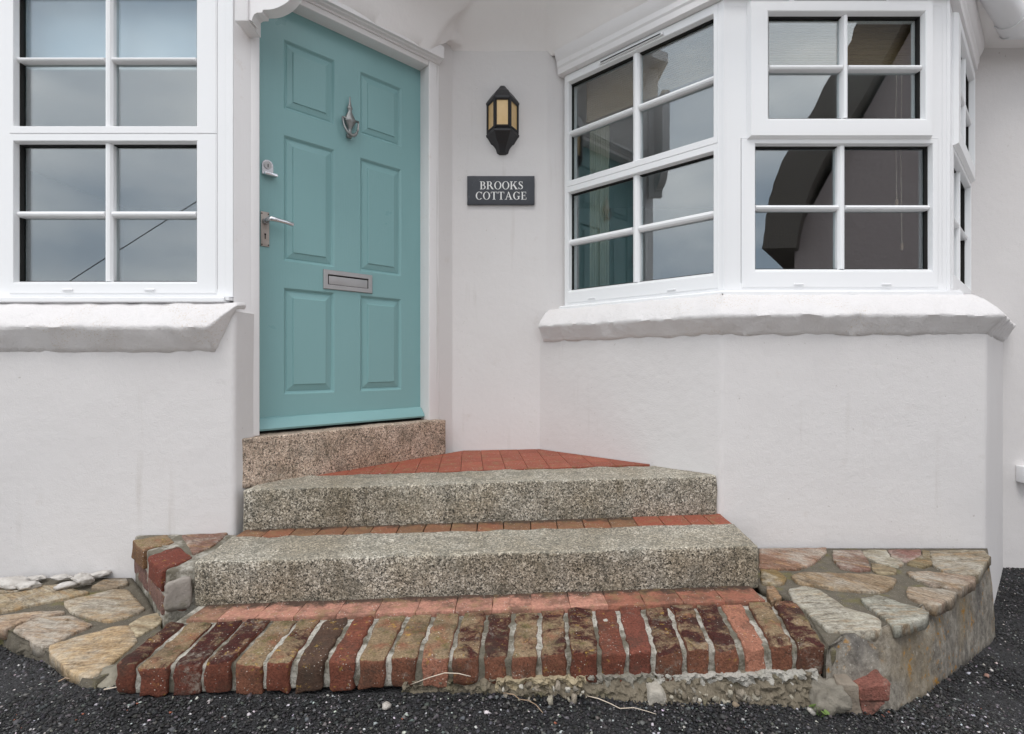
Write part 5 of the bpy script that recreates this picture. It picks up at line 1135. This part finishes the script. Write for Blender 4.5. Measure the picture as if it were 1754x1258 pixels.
def sprig(px, py, label, s=1.):
    b = PG(px, py); t = thing('weed', label, 'weed', b); rnd = random.Random(int(px))
    for i in range(6):
        a = rnd.uniform(0, 6.28); h = rnd.uniform(.008, .02) * s; tip = (b[0] + math.cos(a) * .014 * s, b[1] + math.sin(a) * .010 * s, b[2] + h + .006); v, f = tube([(b[0], b[1], b[2] - .003), lerp(b, tip, .6)[:2] + (b[2] + h * .5,), tip], .0008, 5); obj('stem', v, f, 'leaf_green', t)
        r = rnd.uniform(.005, .008) * s; vs = [(tip[0] + r * math.cos(k * 1.047), tip[1] + r * math.sin(k * 1.047) * .8, tip[2] + r * .5 * math.sin(k * 1.047 + a)) for k in range(6)]; vs += [(x, y, z - .0008) for x, y, z in vs]
        obj('leaf', vs, [tuple(range(6)), tuple(range(6, 12))] + [(k, (k + 1) % 6, 6 + (k + 1) % 6, 6 + k) for k in range(6)], 'leaf_green', t)
sprig(1404, 1228, 'bright green weed under the broken masonry', 1.3); sprig(415, 1182, 'tiny green seedling below the olive brick', .8); sprig(462, 1183, 'tiny green seedling pair beside the next brick joint', .9)

def stone(px, py, r, mat, label, c=(.5, .47, .43, .2), lift=.5):
    p = PG(px, py); o = boulder('pebble', (p[0], p[1], p[2] + r * lift), (r, r * .8, r * .7), px * .1, 'rubble', None, c, px * .37, .35, 2); tag(o, label, 'pebble')
stone(662, 1214, .013, 0, 'pale angular pebble alone on the tarmac', (.62, .58, .55, .0))
stone(1260, 1211, .010, 0, 'brown pebble at the foot of the crumbling foundation', (.34, .27, .2, .2)); stone(1390, 1223, .014, 0, 'white pebble beside the green weed', (.66, .62, .58, .0))
stone(1690, 1160, .009, 0, 'reddish pebble by the curved end of the bed', (.5, .3, .25, .0))
# pebbles set in the foundation
rnd = random.Random(4)
for i in range(120):
    px = rnd.uniform(860, 1000) if i < 30 else rnd.uniform(1150, 1400); k = float(np.interp(px, [860, 1000, 1150, 1400], [1190, 1188, 1196, 1204])) + rnd.uniform(-16, 12); d = min(float(np.interp(px, [190, 1416], [kfL[1], kfR[1]])) - .010, PG(px, 1206)[1] + .004)
    r = rnd.choice((.004, .005, .006, .008, .011)); cc = rnd.choice([(.52, .48, .40, .3), (.38, .33, .27, .3), (.26, .22, .17, .2), (.60, .57, .51, .2), (.32, .29, .25, .4)]); boulder('pebble', P(px, k, d), (r * rnd.uniform(.8, 1.6), r, r * rnd.uniform(.5, 1.)), i * .7, 'rubble', steps, cc, i * 3.1, .55, 1 if r < .007 else 2)

# loose chippings on the tarmac: uncountable
def chippings():
    blocks = [np.array([q[:2] for q in topl]), np.array([q[:2] for q in top]), np.array([(kfL[0] - .02, kfL[1] - .003), (kfR[0] + .02, kfR[1] - .003), (gR[0], 2.0), (gL[0], 2.0)]), np.array([(-6, 1.98), (-1.0, 1.98), (0.9, 2.0), (1.962, YB), (2.675, YC), (7, YC), (7, 5), (-6, 5)])]
    def inside(pts, poly):
        x, y = pts[:, 0], pts[:, 1]; r = np.zeros(len(pts), bool); j = len(poly) - 1
        for i in range(len(poly)):
            xi, yi, xj, yj = *poly[i], *poly[j]; cnd = ((yi > y) != (yj > y)) & (x < (xj - xi) * (y - yi) / (yj - yi + 1e-12) + xi); r ^= cnd; j = i
        return r
    A = np.column_stack([np.random.uniform(-2.5, 2.6, 92000), np.random.uniform(1.0, 1.62, 92000)]); B = np.column_stack([np.random.uniform(1.0, 3.4, 62000), np.random.uniform(1.4, 2.95, 62000)])
    C = np.column_stack([np.random.uniform(-2.8, -1.2, 9000), np.random.uniform(1.4, 2.08, 9000)])
    pts = np.vstack([A, B, C]); keep = np.ones(len(pts), bool)
    for b in blocks: keep &= ~inside(pts, b)
    keep &= np.abs(pts[:, 0] / pts[:, 1]) < 1.35
    pts = pts[keep]; n = len(pts); z = np.interp(pts[:, 0], GX, GZ)
    base = np.array([(1, 0, 0), (-1, 0, 0), (0, 1, 0), (0, -1, 0), (0, 0, 1), (0, 0, -1)], float)
    s = np.random.lognormal(math.log(.0031), .42, n).clip(.0014, .0085); th = np.random.uniform(0, 6.28, n); v = base[None] * (s[:, None, None] * np.random.uniform(.65, 1.35, (n, 6, 3)))
    v += np.random.normal(0, .22, (n, 6, 3)) * s[:, None, None]; v[:, :, 2] *= .6
    c, sn = np.cos(th)[:, None], np.sin(th)[:, None]; x = v[:, :, 0] * c - v[:, :, 1] * sn; y = v[:, :, 0] * sn + v[:, :, 1] * c
    V = np.stack([x + pts[:, 0, None], y + pts[:, 1, None], v[:, :, 2] + (z + H + s * .22 + .0015)[:, None]], 2).reshape(-1, 3)
    tri = np.array([(0, 2, 4), (2, 1, 4), (1, 3, 4), (3, 0, 4), (2, 0, 5), (1, 2, 5), (3, 1, 5), (0, 3, 5)]); Fc = (tri[None] + (np.arange(n) * 6)[:, None, None]).reshape(-1, 3)
    me = bpy.data.meshes.new('loose_chippings'); me.vertices.add(len(V)); me.vertices.foreach_set('co', V.ravel()); me.loops.add(len(Fc) * 3); me.loops.foreach_set('vertex_index', Fc.ravel()); me.polygons.add(len(Fc)); me.polygons.foreach_set('loop_start', np.arange(len(Fc)) * 3); me.update(calc_edges=True); me.validate()
    pr = np.random.rand(n); t = np.where(pr < .74, np.random.uniform(.010, .045, n), np.where(pr < .968, np.random.uniform(.05, .17, n), np.random.uniform(.30, .72, n)))
    rgb = t[:, None] * np.array([1.0, .965, .97]) * (1 + np.random.normal(0, .06, (n, 3))); red = np.random.rand(n) < .0015; rgb[red] = (.35, .12, .07)
    at = me.color_attributes.new('tone', 'FLOAT_COLOR', 'POINT'); at.data.foreach_set('color', np.repeat(np.column_stack([rgb, np.ones(n)]), 6, 0).astype(np.float32).ravel())
    me.materials.append(MATS['chippings']); o = bpy.data.objects.new('loose_chippings', me); col.objects.link(o); tag(o, 'loose black and white stone chippings covering the tarmac', 'chippings', kind='stuff')
chippings()

# ------------------------------------------------------------------ across the street (seen mirrored in the bay windows)
nb = thing('thatched_house', 'thatched house with pinkish walls across the street', 'house', (8, -6, -1.2))
fd, sd_ = Vector((.82, .572)), Vector((.572, -.82)); A0 = Vector((4.72, -4.3))
def NB(l, b, z): p = A0 + fd * l + sd_ * b; return (p.x, p.y, z)
g = G(); wl = 5.0
g.add(*box8([NB(0, 0, -2), NB(wl, 0, -2), NB(wl, 7, -2), NB(0, 7, -2), NB(0, 0, 2.1), NB(wl, 0, 2.1), NB(wl, 7, 2.1), NB(0, 7, 2.1)]))
g.add([NB(0, 0, 2.101), NB(wl, 0, 2.101), NB(2.4, 0, 6.6), NB(0, 7, 2.101), NB(wl, 7, 2.101), NB(2.4, 7, 6.6)], [(0, 1, 2), (3, 4, 5), (0, 2, 5, 3), (1, 2, 5, 4)]); g.build('wall', 'neighbour_render', nb)
ro = [(-.46, 1.92), (-.40, 2.5), (-.20, 3.2), (.15, 3.85), (.57, 4.5), (.98, 5.4), (1.6, 6.5), (2.4, 7.4), (3.3, 6.5), (4.3, 4.4), (5.5, 1.9)]
ri = [(.06, 1.86), (.10, 2.2), (.25, 2.8), (.55, 3.4), (.95, 4.0), (1.35, 4.8), (1.85, 5.8), (2.4, 6.5), (3.0, 5.8), (3.9, 4.0), (5.0, 1.86)]
def subd(l): return [lerp(a_, b_, k_ / 6) for a_, b_ in zip(l, l[1:]) for k_ in range(6)] + [l[-1]]
ro, ri = subd(ro), subd(ri)
def sm_open(l, it):
    for _ in range(it): l = [l[0]] + [tuple((l[i - 1][k_] + 2 * l[i][k_] + l[i + 1][k_]) / 4 for k_ in (0, 1)) for i in range(1, len(l) - 1)] + [l[-1]]
    return l
ro, ri = sm_open(ro, 10), sm_open(ri, 10); n = len(ro); vs = []
for b_ in (-.32, 7.4): vs += [NB(x + .05 * noise.noise(Vector((x * 6, z * 5, b_))), b_, z + .05 * noise.noise(Vector((x * 5, z * 6, b_ + 4)))) for x, z in ro] + [NB(x, b_, z) for x, z in ri]
fs = []
for k in (0, 2 * n): fs += [(k + i, k + i + 1, k + n + i + 1, k + n + i) for i in range(n - 1)]
fs += [(i, i + 1, 2 * n + i + 1, 2 * n + i) for i in range(n - 1)] + [(n + i, n + i + 1, 3 * n + i + 1, 3 * n + i) for i in range(n - 1)] + [(0, n, 3 * n, 2 * n), (n - 1, 2 * n - 1, 4 * n - 1, 3 * n - 1)]
obj('thatch_roof', vs, fs, 'thatch', nb, smooth=False)
up = thing('utility_pole', 'wooden utility pole with a stay wire across the street', 'pole', (-8.0, -9.0, -.8))
t_ = 2.188 * 2 + 9
v, f = tube([(U(352) * t_, -9, -1), (U(352) * t_, -9, 6.5)], [.13, .10], 12); obj('pole', v, f, 'pole_wood', up, smooth=True)
v, f = tube([(U(352) * t_, -9, (HY - 336) / F * t_), (U(60) * t_, -9, (HY - 519) / F * t_), (U(60) * t_ - 2.5, -9, -.8)], .011, 6); obj('stay_wire', v, f, 'cable_black', up)
